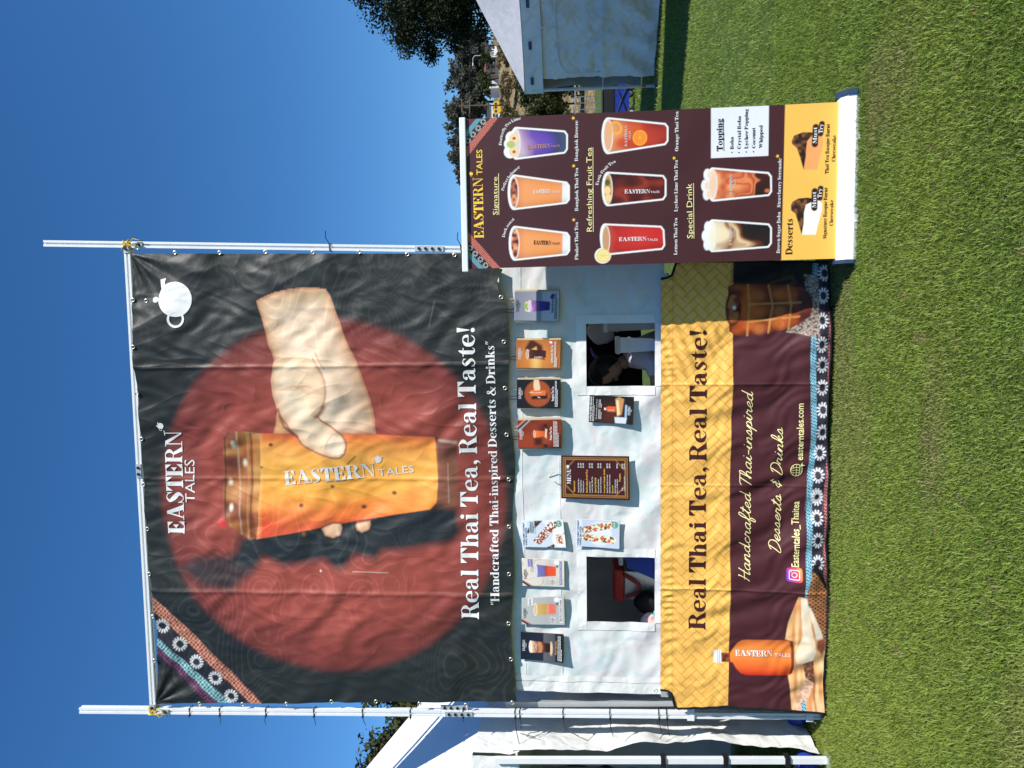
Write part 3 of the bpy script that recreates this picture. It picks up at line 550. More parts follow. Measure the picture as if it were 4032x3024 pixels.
# ------------------------------------------------------------------ frame that carries the banner
fr = thing('banner_frame', (-.7, .03, 0), 'white slotted aluminium posts and crossbar lashed together above the tea stall', 'frame')
def profile(w=.040):
    h = w/2; g = .0055; dp = .009; P = []
    for sx, sy in ((1,0),(0,1),(-1,0),(0,-1)):
        if sx: P += [(sx*h, -sx*h), (sx*h, -sx*g), (sx*(h-dp), -sx*g), (sx*(h-dp), sx*g), (sx*h, sx*g)]
        else: P += [(sy*h, sy*h), (sy*g, sy*h), (sy*g, sy*(h-dp)), (-sy*g, sy*(h-dp)), (-sy*g, sy*h)]
    return P
PR = profile()
def post(x0, x1, ztop, y=.03, name='post'):
    b = MB(); cut_ = 2.42
    xa = x0+(x1-x0)*cut_/ztop
    b.prism((x0,y,0), (xa,y,cut_-.001), PR); b.prism((xa,y,cut_+.001), (x1,y,ztop), PR); return b.build(name, M['alu'], fr)
LP = lambda z: -2.172+(-2.283+2.172)*z/4.92
RP = lambda z: .690+(.872-.690)*z/4.95
post(LP(0), LP(4.92), 4.92); post(RP(0), RP(4.95), 4.95)
MB().prism((LP(4.39)+.021,.03,4.392), (RP(4.385)-.021,.03,4.386), PR).build('crossbar', M['alu'], fr)
def plate(c, along, n=4, y=-.0):
    """joining plate with dark bolts"""
    c = Vector(c); a = Vector(along).normalized(); L = .045*n
    b = MB(); b.bar(c-a*L/2, c+a*L/2, .034, .006); p = b.build('joining_plate', M['alu_dull'], fr)
    for k in range(n):
        d = c+a*(k-(n-1)/2)*.042; MB().tube([d+Vector((0,-.003,0)), d+Vector((0,-.010,0))], .0095, 10).build('bolt', M['black_plastic'], p)
plate((LP(2.30),.006,2.30), (LP(3)-LP(2),0,1)); plate((RP(2.42),.006,2.42), (RP(3)-RP(2),0,1)); plate((LP(2.33)+.036,.02,2.33), (0,0,1))
plate((LP(4.37)+.028,.006,4.392), (1,0,0), 1); plate((RP(4.37)-.030,.006,4.387), (1,0,0), 1); plate((LP(4.30),.006,4.30), (0,0,1), 1); plate((RP(4.30),.006,4.30), (0,0,1), 1); plate((-.62,.006,4.39), (1,0,0), 2)
def lashing(cx, cz, seed):
    r = random.Random(seed); b = MB()
    for k in range(6):
        a = r.uniform(-.8,.8)+(0 if k%2 else PI/2); w = .030+r.uniform(0,.006); n = 18; o = r.uniform(-.02,.02)
        pts = []
        for j in range(n+1):
            t = 2*PI*j/n; u = w*math.cos(t); v = w*math.sin(t); pts.append((cx+u*math.cos(a)+o*math.sin(a), .03+v*.95, cz+u*math.sin(a)+o*math.cos(a)))
        b.tube(pts, .0042, 5, False)
    for k in range(3): b.tube([(cx+r.uniform(-.02,.02), -.012, cz-.02), (cx+r.uniform(-.03,.04), -.016, cz-.06), (cx+r.uniform(-.02,.05), -.01, cz-.08-.02*k)], .0035, 5)
    b.build('rope_lashing', M['rope'], fr, True)
lashing(LP(4.39), 4.392, 1); lashing(RP(4.39), 4.386, 2)
def zip_tie(x, z, tail, y=.03, seed=0):
    r = random.Random(seed); h = .0235; b = MB()
    ring_ = [(x-h,y-h,z),(x+h,y-h,z+.004),(x+h,y+h,z),(x-h,y+h,z-.003),(x-h,y-h,z)]
    b.tube(ring_, .003, 6); b.box((x-h-.006,y-h-.006,z-.006), (x-h+.006,y-h+.004,z+.006))
    b.tube([(x-h,y-h,z), (x-h-tail*.5,y-h-.012,z-.004+r.uniform(-.01,.01)), (x-h-tail,y-h-.02,z+r.uniform(-.03,-.005))], [.003,.0026,.0018], 5)
    b.build('zip_tie', M['black_plastic'], fr)
for k, (z, tl) in enumerate(((4.13,.01),(3.92,.05),(3.60,.05),(3.27,.05),(2.94,.05),(2.62,.01),(2.27,.02),(1.93,.17),(1.90,.06),(1.62,.07),(1.32,.11),(1.01,.08),(.96,.10),(.06,.01))): zip_tie(LP(z), z, tl, seed=k)
for k, z in enumerate((3.05,2.22)): 
    b = MB(); b.tube([(RP(z)+.022,.0,z), (RP(z)+.06,-.01,z+.02), (RP(z)+.10,-.02,z+.015)], .0025, 5); b.tube([(RP(z)-.024,.005,z),(RP(z)+.024,.005,z+.004),(RP(z)+.024,.055,z),(RP(z)-.024,.055,z),(RP(z)-.024,.005,z)], .003, 6); b.build('zip_tie', M['black_plastic'], fr)

# ------------------------------------------------------------------ printed cloth round the counter
def surf_counter(x, z):
    x = np.asarray(x, float); z = np.asarray(z, float); dn = np.clip((1.0-z), 0, 1)
    y = -.045-.035*dn+waves(x*1.0+z*.5, z*.35, 21, .34, .010)*np.clip(dn*2.5, .2, 1)+waves(x, z, 22, .16, .0028)
    y = y+.0020*np.sin(x*120+5*np.sin(x*9))*np.exp(-((z-.955)/.035)**2)*(1+np.sin(x*3.1))+.0016*(1+np.sin(x*2.3+1))*np.sin(x*52-z*75+4*np.sin(x*4+z*3))*np.clip((z-.60)/.1, 0, 1)*np.clip((1.0-z)/.05, 0, 1)
    y = y-.035*np.exp(-((z-.12)/.12)**2)*(.4+.6*np.sin(x*4.3+.6))
    for k, s in zip(CK, (1,-1,1)): y = y-s*.007*np.exp(-np.abs(x-k)/.05)-.004*np.exp(-((x-k)/.008)**2)
    return y
CK = [(-1.339,0.323)[0], (-0.690,0.332)[0], (-0.072,0.340)[0]]
LE = sorted([(p[1],p[0]) for p in [(-1.996,1.006),(-1.999,0.968),(-2.014,0.940),(-2.119,0.914),(-2.089,0.594),(-2.094,0.312),(-2.101,0.002)]]); RE = sorted([(p[1],p[0]) for p in [(0.563,1.014),(0.567,0.973),(0.586,0.941),(0.657,0.919)]]+[(.86,.665),(.5,.655),(.03,.640)])
nx, nz = 720, 265
S, T = np.meshgrid(np.linspace(0, 1, nx), np.linspace(0, 1, nz))
zt = 1.008; zb = lambda s: .012+.028*s+.008*np.sin(s*21)
Z = zt+(zb(S)-zt)*T
XL = np.interp(Z, [p[0] for p in LE], [p[1] for p in LE]); XR = np.interp(Z, [p[0] for p in RE], [p[1] for p in RE]); X = XL+(XR-XL)*S
A = Art(X, Z, C(72,30,36)); x, z = A.x, A.z
yel = C(244,186,92); yln = C(204,142,58)
def herring(x, z):
    L = .0445; a = (x+z)/math.sqrt(2)/L+50; b = (x-z)/math.sqrt(2)/L+50; i = np.floor(a); j = np.floor(b); fa = a-i; fb = b-j; r = np.mod(i-j, 4)
    d = np.minimum(np.minimum(np.where(r == 1, 9, fa), np.where(r == 0, 9, 1-fa)), np.minimum(np.where(r == 2, 9, fb), np.where(r == 3, 9, 1-fb)))
    m = np.clip(.5-(d-.055)/.06, 0, 1)[:,None]; return yel*(1-m)+yln*m
A.poly([(-2.362,1.068),(-2.144,0.593),(-2.084,0.594),(-1.549,0.589),(-1.353,0.585),(-1.062,0.591),(-0.679,0.595),(-0.686,0.595),(-0.402,0.590),(-0.121,0.585),(0.110,0.584),(0.659,0.584),(0.884,0.584),(0.896,1.069)], herring, .002)
A.line([(-2.054,0.935),(-0.681,0.938),(0.161,0.938),(0.712,0.939)], .004, yln, .003, .8)
# bands along the foot
top = [(-1.540,0.152),(-1.361,0.155),(-1.154,0.152),(-0.867,0.147),(-0.678,0.146),(-0.835,0.153),(-0.637,0.141),(-0.450,0.128),(-0.217,0.133),(-0.032,0.144),(0.151,0.150),(0.667,0.138),(0.872,0.138)]
off = lambda pts, d: [(a, b-d) for a, b in pts]
bl = lambda x, z: np.where(((np.sin(x*330+z*165)*np.sin(z*330)) > -.25)[:,None], C(134,190,206), C(40,70,92))
A.poly(top+off(top, .034)[::-1], bl, .002)
A.poly(off(top, .034)+off(top, .30)[::-1], lambda x, z: ramp(vnoise(x, z, 60, 4), [(.2,C(34,30,40)),(.8,C(56,50,62))]), .002)
A.poly(off(top, .101)+off(top, .124)[::-1], lambda x, z: np.where(((np.sin(x*330+z*165)*np.sin(z*330)) > 0)[:,None], C(206,130,126), C(96,40,50)), .002)
for p in [(0.576,0.071),(0.445,0.081),(0.301,0.083),(0.160,0.085),(0.041,0.077),(-0.093,0.074),(-0.227,0.065),(-0.361,0.062),(-0.487,0.073),(-0.623,0.081),(-0.760,0.084),(-0.746,0.088),(-0.878,0.088),(-1.014,0.083),(-1.148,0.084)]: flower(A, p, .044, C(236,236,240), .2, 12, .74)
# glass mug on its stone coaster
A.poly([(0.884,0.591),(0.532,0.587),(0.517,0.526),(0.505,0.135),(0.872,0.142)], C(20,12,14), .02)
A.poly([(0.574,0.185),(0.559,0.108),(0.201,0.098),(0.237,0.284),(0.271,0.256),(0.334,0.159)], lambda x, z: ramp(vnoise(x, z, 130, 9), [(.25,C(84,70,64)),(.5,C(150,132,120)),(.8,C(172,156,144))]), .003)
A.line([(0.528,0.366),(0.561,0.251),(0.525,0.233),(0.504,0.295)], .016, C(90,54,36), .006, .7)
mug = [(0.510,0.616),(0.526,0.580),(0.521,0.509),(0.515,0.384),(0.509,0.268),(0.496,0.206),(0.469,0.161),(0.424,0.145),(0.379,0.142),(0.329,0.154),(0.289,0.203),(0.260,0.255),(0.235,0.380),(0.218,0.505),(0.221,0.568),(0.244,0.605)]
A.poly(mug, lambda x, z: ramp(vnoise(x*1.3, z*.8, 16, 3), [(.2,C(116,38,16)),(.5,C(168,64,24)),(.8,C(198,92,36))]), .003, 1., 0., (C(70,26,14), .022, .85))
A.poly([(0.493,0.224),(0.469,0.161),(0.424,0.145),(0.379,0.142),(0.329,0.154),(0.287,0.211)], C(66,26,16), .012, .8)
for pts in ([(0.517,0.501),(0.375,0.493),(0.220,0.502)], [(0.513,0.382),(0.391,0.359),(0.235,0.382)], [(0.508,0.273),(0.399,0.256),(0.259,0.269)], [(0.403,0.489),(0.409,0.205)], [(0.300,0.488),(0.327,0.212)]): A.line(pts, .010, C(226,172,86), .004, .75); A.line(pts, .005, C(120,56,24), .003, .5)
for p in [(0.456,0.436),(0.347,0.435),(0.260,0.434),(0.454,0.321),(0.359,0.319),(0.286,0.318)]: A.ell(p, .033, .036, C(202,118,48), .012, .55); A.ell((p[0],p[1]), .030, .033, C(120,56,22), .004, .5, 0., .86)
A.ell((0.375,0.586), .098, .046, C(92,34,16), .004); A.ell((0.375,0.584), .086, .036, lambda x, z: ramp(vnoise(x, z, 34, 6), [(.25,C(56,18,12)),(.55,C(140,62,26)),(.8,C(190,110,52))]), .004); A.ell((0.384,0.581), .012, .010, C(238,232,226), .004)
# bottle, boards and woven mat
A.poly([(-1.346,0.147),(-1.172,0.106),(-1.296,0.026),(-1.684,0.019),(-1.568,0.071),(-1.423,0.129)], lambda x, z: np.where(((np.sin(x*260)*np.sin(z*190)) > .2)[:,None], C(86,50,34), C(176,116,74)), .003)
A.poly([(-1.151,0.108),(-1.158,0.088),(-1.229,0.050),(-1.286,0.027),(-1.325,0.026),(-1.248,0.068),(-1.191,0.115)], C(22,16,16), .003)
A.poly([(-1.362,0.189),(-1.367,0.144),(-1.423,0.138),(-1.500,0.105),(-1.568,0.071),(-1.713,0.021),(-2.116,-0.003),(-2.102,0.210),(-1.974,0.221),(-1.867,0.237),(-1.835,0.205),(-1.649,0.212),(-1.640,0.258),(-1.532,0.242),(-1.434,0.213)], lambda x, z: ramp(vnoise(x*.6, z*3, 18, 12), [(.2,C(206,140,84)),(.6,C(232,178,120)),(.9,C(240,196,146))]), .003)
A.poly([(-1.366,0.177),(-1.371,0.141),(-1.462,0.128),(-1.598,0.098),(-1.695,0.074),(-1.773,0.095),(-1.795,0.187),(-1.737,0.199),(-1.618,0.155),(-1.492,0.168)], lambda x, z: ramp(vnoise(x, z, 24, 14), [(.2,C(226,206,174)),(.8,C(246,232,206))]), .003)
A.poly([(-1.414,0.143),(-1.433,0.115),(-1.596,0.043),(-1.693,0.022),(-1.694,0.060),(-1.539,0.099)], C(244,226,198), .004); A.poly([(-1.636,0.075),(-1.620,0.023),(-1.693,0.019),(-1.723,0.041),(-1.695,0.078)], C(120,64,40), .01)
A.poly([(-1.789,0.148),(-1.768,0.088),(-1.916,0.076),(-1.881,0.135)], lambda x, z: ramp(vnoise(x, z, 90, 2), [(.3,C(86,50,34)),(.8,C(152,100,70))]), .003)
A.poly([(-1.882,0.130),(-1.919,0.079),(-2.080,0.131),(-2.102,0.205),(-2.052,0.188),(-1.962,0.166)], lambda x, z: ramp(vnoise(x, z, 80, 5), [(.3,C(212,160,128)),(.8,C(236,196,166))]), .003)
A.poly([(-2.051,0.155),(-2.026,0.132),(-2.110,0.117),(-2.111,0.152)], bl, .002); A.line([(-1.916,0.076),(-1.990,0.082),(-2.098,0.066)], .010, C(150,90,58), .005, .8)
A.line([(-1.800,0.187),(-1.765,0.132),(-1.705,0.087)], .03, C(150,130,118), .02, .45)
bot = [(-1.746,0.585),(-1.706,0.559),(-1.676,0.541),(-1.657,0.513),(-1.652,0.476),(-1.646,0.235),(-1.659,0.215),(-1.688,0.209),(-1.825,0.205),(-1.857,0.212),(-1.868,0.232),(-1.875,0.483),(-1.865,0.521),(-1.834,0.549),(-1.800,0.568),(-1.795,0.585)]
(b0,_),(b1,_) = (-1.873,0.408), (-1.650,0.411)
A.poly(bot, lambda x, z: ramp((x-b0)/(b1-b0), [(0,C(196,44,22)),(.15,C(226,86,34)),(.45,C(236,128,50)),(.8,C(232,132,56)),(1,C(190,92,40))]), .003)
A.poly([(-1.647,0.234),(-1.661,0.213),(-1.688,0.205),(-1.825,0.203),(-1.859,0.212),(-1.868,0.230),(-1.816,0.220),(-1.698,0.222)], C(72,26,18), .003, .85)
A.poly([(-1.745,0.638),(-1.742,0.583),(-1.797,0.583),(-1.802,0.637)], lambda x, z: ramp(vnoise(x, z, 70, 3), [(.3,C(62,24,14)),(.8,C(150,70,34))]), .002); A.poly([(-1.728,0.683),(-1.725,0.636),(-1.808,0.635),(-1.807,0.682)], C(226,226,224), .002)
for q in ([(-1.728,0.658),(-1.807,0.657)], [(-1.727,0.646),(-1.806,0.646)]): A.line(q, .004, C(140,140,140), .002)
# chat badge on the cloth
ic = np.array((-1.226,0.217)); ih = .0435
ig = lambda x, z: ramp(np.clip(.5+((z-ic[1])*.8+(x-ic[0])*-.25)/(2*ih), 0, 1), [(0,C(250,170,60)),(.35,C(240,70,80)),(.65,C(200,50,140)),(1,C(90,70,200))])
A.poly([(ic[0]+a*ih, ic[1]+b*ih) for a, b in ((-1,-.6),(-.9,-.9),(-.6,-1),(.6,-1),(.9,-.9),(1,-.6),(1,.6),(.9,.9),(.6,1),(-.6,1),(-.9,.9),(-1,.6))], ig, .002)
cn = thing('counter_cloth', (-.7, -.03, 0), 'yellow and maroon printed cloth hanging from the counter to the grass', 'cloth banner')
mk('cloth', np.stack([A.x, surf_counter(A.x, A.z), A.z], 1), grid(nx, nz), M['print_cloth'], cn, True, A.c)
text('Real Thai Tea, Real Taste!', (-1.594,0.736), (0.253,0.739), .100, M['ink_maroon'], cn, surf_counter, cut=.02, lift=.003)
text('Handcrafted Thai-inspired', (-1.281,0.473), (-0.118,0.468), .070, M['ink_pale_yellow'], cn, surf_counter, 'script', cut=.02, lift=.003, shear=.28)
text('Desserts & Drinks', (-1.100,0.297), (-0.335,0.291), .066, M['ink_pale_yellow'], cn, surf_counter, 'script', cut=.02, lift=.003, shear=.28)
text('Easterntales_Thaitea', (-1.178,0.192), (-0.780,0.189), .042, M['ink_pale_yellow'], cn, surf_counter, 'sans', cut=.02, lift=.003, bold=.012)
text('easterntales.com', (-0.531,0.170), (-0.187,0.176), .040, M['ink_pale_yellow'], cn, surf_counter, 'sans', cut=.02, lift=.003, bold=.012)
text('EASTERN', (-1.758,0.551), (-1.748,0.330), .036, M['ink_white'], cn, surf_counter, cut=.02, lift=.003)
text('TALES', (-1.749,0.321), (-1.749,0.225), .020, M['ink_white'], cn, surf_counter, 'sans', lift=.003)
def round_ring(c, h, rad, t, n=6):
    P = lambda hh, r: [(c[0]+sx*(hh-r)+r*math.cos(a0+k*PI/2/n), c[1]+sz*(hh-r)+r*math.sin(a0+k*PI/2/n)) for sx, sz, a0 in ((1,1,0),(-1,1,PI/2),(-1,-1,PI),(1,-1,1.5*PI)) for k in range(n+1)]
    O, I = P(h, rad), P(h-t, rad-t); m = len(O); return ('strip', np.array(O+I), [(k, (k+1)%m, m+(k+1)%m, m+k) for k in range(m)])
shapes('camera_badge', [round_ring(ic, .031, .012, .0055), ring(ic[0], ic[1], .0165, .0165, .005, .005), disc(ic[0]+.018, ic[1]+.018, .0035)], M['ink_white'], cn, surf_counter, lift=.003)
gc = (-0.592,0.206); gr = .0385
shapes('globe_badge', [ring(*gc, gr, gr, .004, .004), ring(*gc, gr*.5, gr, .004, .003), rect(gc[0]-.0018,gc[1]-gr,gc[0]+.0018,gc[1]+gr), rect(gc[0]-gr,gc[1]-.0018,gc[0]+gr,gc[1]+.0018), rect(gc[0]-gr*.85,gc[1]+gr*.45,gc[0]+gr*.85,gc[1]+gr*.45+.0035), rect(gc[0]-gr*.85,gc[1]-gr*.5,gc[0]+gr*.85,gc[1]-gr*.5+.0035), polyp([(gc[0]+gr*.55,gc[1]-gr*.55),(gc[0]+gr*1.25,gc[1]-gr*.8),(gc[0]+gr*.9,gc[1]-gr*.9),(gc[0]+gr*.75,gc[1]-gr*1.3)])], M['ink_pale_yellow'], cn, surf_counter, lift=.003)
b = MB(); sel = np.arange(0, nz, 6); s0 = [(XL[i,0], float(surf_counter(XL[i,0], Z[i,0])), Z[i,0]) for i in sel]; b.tube(s0, .0075, 6); b.build('left_piping', M['black_cloth'], cn, True)
s0 = [(XR[i,-1], float(surf_counter(XR[i,-1], Z[i,-1])), Z[i,-1]) for i in sel]; MB().tube(s0, .0075, 6).build('right_piping', M['black_cloth'], cn, True)
s0 = [(X[-1,i], float(surf_counter(X[-1,i], Z[-1,i])), Z[-1,i]) for i in range(0, nx, 8)]; MB().tube(s0, .007, 6).build('bottom_piping', M['black_cloth'], cn, True)
ct = thing('serving_counter', (-.7, .3, 0), 'narrow serving counter with a grey rail behind the printed counter cloth', 'counter')
MB().box((-2.06,-.012,.955), (.60,.0,1.0)).build('front_rail', M['alu_dull'], ct)
MB().box((-1.95,.10,.94), (.48,.62,.97), .006).build('worktop', M['white_plastic'], ct)
for xx in (-1.9,.43):
    for yy in (.14,.58): MB().tube([(xx,yy,0),(xx,yy,.94)], .016, 10).build('leg', M['alu_dull'], ct)
for p in [(-2.141,0.813),(-2.136,0.081)]:
    b = MB(); b.box((LP(p[1])-.026,-.004,p[1]-.022), (LP(p[1])+.060,.002,p[1]+.022)); b.build('strap', M['white_plastic'], cn)

# ------------------------------------------------------------------ roll-up menu banner standing in front
RY = -.33
def surf_roll(x, z): return RY+.004*np.sin(np.asarray(z)*3.1)+waves(np.asarray(x), np.asarray(z), 31, .5, .0012)
RQ = [(0.629,2.131), (1.467,2.130), (1.482,0.082), (0.643,0.087)]
nx, nz = 270, 620
S, T = np.meshgrid(np.linspace(0, 1, nx), np.linspace(0, 1, nz))
X = (RQ[0][0]*(1-S)+RQ[1][0]*S)*(1-T)+(RQ[3][0]*(1-S)+RQ[2][0]*S)*T; Z = (RQ[0][1]*(1-S)+RQ[1][1]*S)*(1-T)+(RQ[3][1]*(1-S)+RQ[2][1]*S)*T
A = Art(X, Z, C(68,34,38)); white = C(238,238,236)
A.poly([(1.524,0.371),(1.479,0.370),(0.646,0.378),(0.606,0.378),(0.599,0.032),(1.511,0.052)], C(250,190,88), .0015)
def corner(o, ux):
    """woven ribbon across a top corner; ux = +1 on the left, -1 on the right"""
    P = lambda a, b: (o[0]+ux*a, o[1]-b)
    bands = ((.0,.030,C(96,40,66)), (.030,.062,C(96,150,160)), (.062,.105,C(34,30,38)), (.105,.150,None))
    for a, b, c_ in bands:
        c_ = c_ if c_ is not None else (lambda x, z: np.where(((np.sin(x*420)*np.sin(z*420)) > 0)[:,None], C(206,124,104), C(150,66,60)))
        A.poly([P(.03+a*1.25,0), P(.03+b*1.25,0), P(0,.03+b*1.05), P(0,.03+a*1.05)], c_, .0015)
    for k in range(4):
        t = (k+.55)/4; e = .03+.0835*1.25; g = .03+.0835*1.05; flower(A, P(e*t, g*(1-t)), .0155, white, .4, 9)
corner(RQ[0], 1); corner(RQ[1], -1)
def cup(rL, rR, bL, bR, stops, rim=C(240,240,238), halo=.0095, foam=None, noise=None):
    rL, rR, bL, bR = (np.array(p) for p in (rL, rR, bL, bR)); mr = (rL+rR)/2; mb = (bL+bR)/2; ax = mb-mr; H = np.linalg.norm(ax); ax = ax/H; w = np.linalg.norm(rR-rL)/2; wb = np.linalg.norm(bR-bL)/2; ac = (rR-rL)/(2*w)
    out = [mr-ac*w, mb-ac*wb-ax*.012, mb-ac*wb*.7, mb+ac*wb*.7, mb+ac*wb-ax*.012, mr+ac*w]+[mr+ac*w*math.cos(t)-ax*w*.30*math.sin(t) for t in np.linspace(.2, PI-.2, 9)]
    out = [tuple(p) for p in out]
    A.poly(out, rim, .002, 1., halo)
    def paint(x, z):
        t = ((x-mr[0])*ax[0]+(z-mr[1])*ax[1])/H; s = ((x-mr[0])*ac[0]+(z-mr[1])*ac[1])/np.maximum(w+(wb-w)*t, .01)
        c = ramp(t+(noise[0]*(vnoise(x*noise[2], z*.6, noise[1], 7)-.5) if noise else 0), stops); return c*(1-.28*np.clip(np.abs(s), 0, 1)[:,None]**3)
    A.poly(out[:-9], paint, .002)
    A.ell(tuple(mr), w*.99, w*.30, C(232,226,220), .002); A.ell(tuple(mr), w*.90, w*.24, foam if foam is not None else stops[0][1], .002)
    return mr, mb
ORG = [(0,C(226,128,82)),(.2,C(240,158,96)),(.7,C(238,150,84)),(.88,C(236,150,92)),(.9,C(232,228,226)),(1,C(236,234,232))]
brown = lambda x, z: ramp(vnoise(x, z, 55, 5), [(.3,C(96,40,30)),(.55,C(196,116,82)),(.8,C(226,160,120))])
cup((0.679,1.860), (0.856,1.857), (0.703,1.556), (0.813,1.555), ORG, foam=brown)
cup((0.964,1.861), (1.142,1.858), (0.990,1.556), (1.093,1.553), ORG, foam=brown)
for p in [(1.278,1.878),(1.355,1.867)]: A.ell(p, .036, .036, white, .002)
A.ell((1.322,1.883), .03, .03, white, .002)
cup((1.243,1.844), (1.404,1.842), (1.267,1.563), (1.374,1.562), [(0,C(206,190,206)),(.14,C(176,140,176)),(.35,C(110,76,170)),(.62,C(92,66,166)),(.85,C(62,62,110)),(1,C(60,84,100))], foam=C(214,204,200), noise=(.25,18,1))
for p in [(1.277,1.856),(1.351,1.855)]: A.ell(p, .029, .029, C(236,206,160), .002); A.ell(p, .008, .009, C(170,66,40), .002)
A.ell((1.318,1.874), .02, .024, C(176,190,110), .002)
A.ell((0.687,1.362), .044, .046, white, .002)
cup((0.698,1.340), (0.856,1.349), (0.722,1.026), (0.836,1.026), [(0,C(190,74,50)),(.15,C(186,40,36)),(.5,C(206,48,42)),(1,C(204,40,38))], foam=C(196,150,110), noise=(.25,24,1))
A.ell((0.687,1.360), .038, .040, C(236,200,90), .002); A.ell((0.687,1.360), .032, .034, C(240,222,150), .002)
for k in range(8):
    p = (0.687,1.360); A.line([p, (p[0]+.031*math.cos(k*PI/4), p[1]+.033*math.sin(k*PI/4))], .002, C(226,180,80), .001, .8)
cup((0.970,1.331), (1.141,1.331), (0.995,1.019), (1.114,1.016), [(0,C(60,20,18)),(.3,C(104,30,24)),(.55,C(150,52,36)),(.7,C(90,22,22)),(1,C(70,18,22))], foam=C(190,140,76), noise=(.8,20,1))
for p in [(1.007,1.331),(1.048,1.335)]: A.ell(p, .022, .018, C(240,206,140), .002)
A.ell((1.092,1.334), .017, .014, C(70,96,50), .002)
cup((1.256,1.330), (1.437,1.329), (1.295,1.009), (1.396,1.005), [(0,C(226,160,110)),(.25,C(216,96,50)),(.5,C(196,60,40)),(.75,C(176,56,40)),(1,C(160,44,36))], foam=C(226,170,130), noise=(.4,22,1))
A.ell((1.330,1.154), .042, .040, C(246,166,56), .002); A.ell((1.330,1.154), .035, .033, C(240,136,40), .002); A.ell((1.388,1.286), .040, .034, C(246,170,66), .003, .85, .5, .6)
for k in range(9):
    p = (1.330,1.154); A.line([p, (p[0]+.033*math.cos(k*.7), p[1]+.031*math.sin(k*.7))], .0015, C(250,190,100), .001, .7)
mr, mb = cup((0.703,0.753), (0.864,0.754), (0.720,0.440), (0.834,0.441), [(0,C(246,226,190)),(.2,C(244,220,180)),(.34,C(150,84,44)),(.45,C(236,206,160)),(.58,C(120,60,30)),(.68,C(40,26,20)),(1,C(22,20,20))], foam=C(246,232,206), noise=(.55,16,1))
for p in [(0.736,0.783),(0.784,0.793),(0.831,0.780)]: A.ell(p, .032, .020, white, .003)
cup((0.981,0.751), (1.147,0.756), (1.002,0.443), (1.113,0.445), [(0,C(240,180,130)),(.2,C(236,150,96)),(.4,C(196,84,50)),(.5,C(232,140,86)),(.62,C(176,70,44)),(.74,C(226,130,80)),(.84,C(70,32,26)),(1,C(52,24,22))], foam=C(244,206,176), noise=(.6,34,1))
for p in [(1.012,0.788),(1.059,0.798),(1.118,0.785)]: A.ell(p, .032, .020, white, .003); A.ell((p[0],p[1]-.012), .022, .012, C(246,214,184), .004)
A.poly([(1.479,0.767),(1.480,0.456),(1.210,0.456),(1.207,0.765)], C(228,230,236), .0015)
# cheesecake slices
for body_, crust, col_ in (([(0.778,0.271),(0.776,0.196),(0.822,0.187),(0.868,0.175),(0.908,0.165),(0.944,0.164),(0.965,0.183),(0.950,0.254),(0.864,0.266)], [(0.778,0.271),(0.838,0.289),(0.892,0.306),(0.912,0.329),(0.939,0.331),(0.960,0.321),(0.976,0.288),(0.978,0.242),(0.973,0.209),(0.965,0.183),(0.953,0.222),(0.940,0.251),(0.897,0.260),(0.838,0.261)], C(248,244,232)), ([(1.129,0.267),(1.126,0.196),(1.178,0.184),(1.230,0.172),(1.269,0.164),(1.305,0.170),(1.322,0.209),(1.285,0.254),(1.207,0.262)], [(1.129,0.267),(1.195,0.286),(1.248,0.305),(1.268,0.329),(1.285,0.332),(1.314,0.319),(1.330,0.274),(1.329,0.235),(1.322,0.209),(1.304,0.231),(1.282,0.250),(1.246,0.254),(1.194,0.257)], C(238,164,98))):
    A.poly(body_, col_, .002); A.poly(crust, lambda x, z: ramp(vnoise(x, z, 60, 3), [(.25,C(44,24,20)),(.6,C(84,50,34)),(.85,C(130,84,50))]), .002)
dk = C(58,24,24)
for a, b, h in (((0.921,0.205), (1.012,0.205), .022), ((0.974,0.177), (1.026,0.174), .020), ((1.264,0.209), (1.355,0.206), .022), ((1.319,0.180), (1.371,0.174), .020)): A.line([a, b], h*1.5, dk, .003)
A.poly([(0.680,0.085),(0.680,0.076),(0.945,0.076),(0.945,0.082)], C(236,236,230), .001)
ru = thing('roll_up_banner', (1.06, -.34, 0), 'roll-up drinks menu banner in maroon and yellow with rows of cups, on a silver base', 'roll-up banner')
mk('printed_sheet', np.stack([A.x, surf_roll(A.x, A.z), A.z], 1), grid(nx, nz), M['print_matte'], ru, True, A.c)
iy, iw, ip, im, ib = M['ink_yellow'], M['ink_white'], M['ink_pale_yellow'], M['ink_maroon'], M['ink_black']
def rt(s, a, b, cap, m, font='serif', bold=0., shear=0.): text(s, a, b, cap, m, ru, surf_roll, font, bold=bold, shear=shear)
rt('EASTERN', (0.802,2.036), (1.142,2.037), .056, iy); rt('TALES', (1.155,2.039), (1.296,2.037), .033, iy, 'sans', .01)
shapes('teapot_emblem', teapot((1.163,2.102), .010), iy, ru, surf_roll)
def under(a, b, m): a, b = np.array(a), np.array(b); shapes('underline', [('strip', np.array([a+(0,.0016), a-(0,.0016), b-(0,.0016), b+(0,.0016)]), [(0,1,2,3)])], m, ru, surf_roll)
rt('Signature', (0.929,1.955), (1.142,1.953), .027, ip, 'sans'); under((0.929,1.948), (1.161,1.946), ip)
rt('Refreshing Fruit Tea', (0.823,1.422), (1.286,1.421), .030, ip, 'sans'); under((0.821,1.415), (1.285,1.414), ip)
rt('Special Drink', (0.772,0.863), (1.073,0.869), .031, ip, 'sans'); under((0.771,0.856), (1.074,0.860), ip)
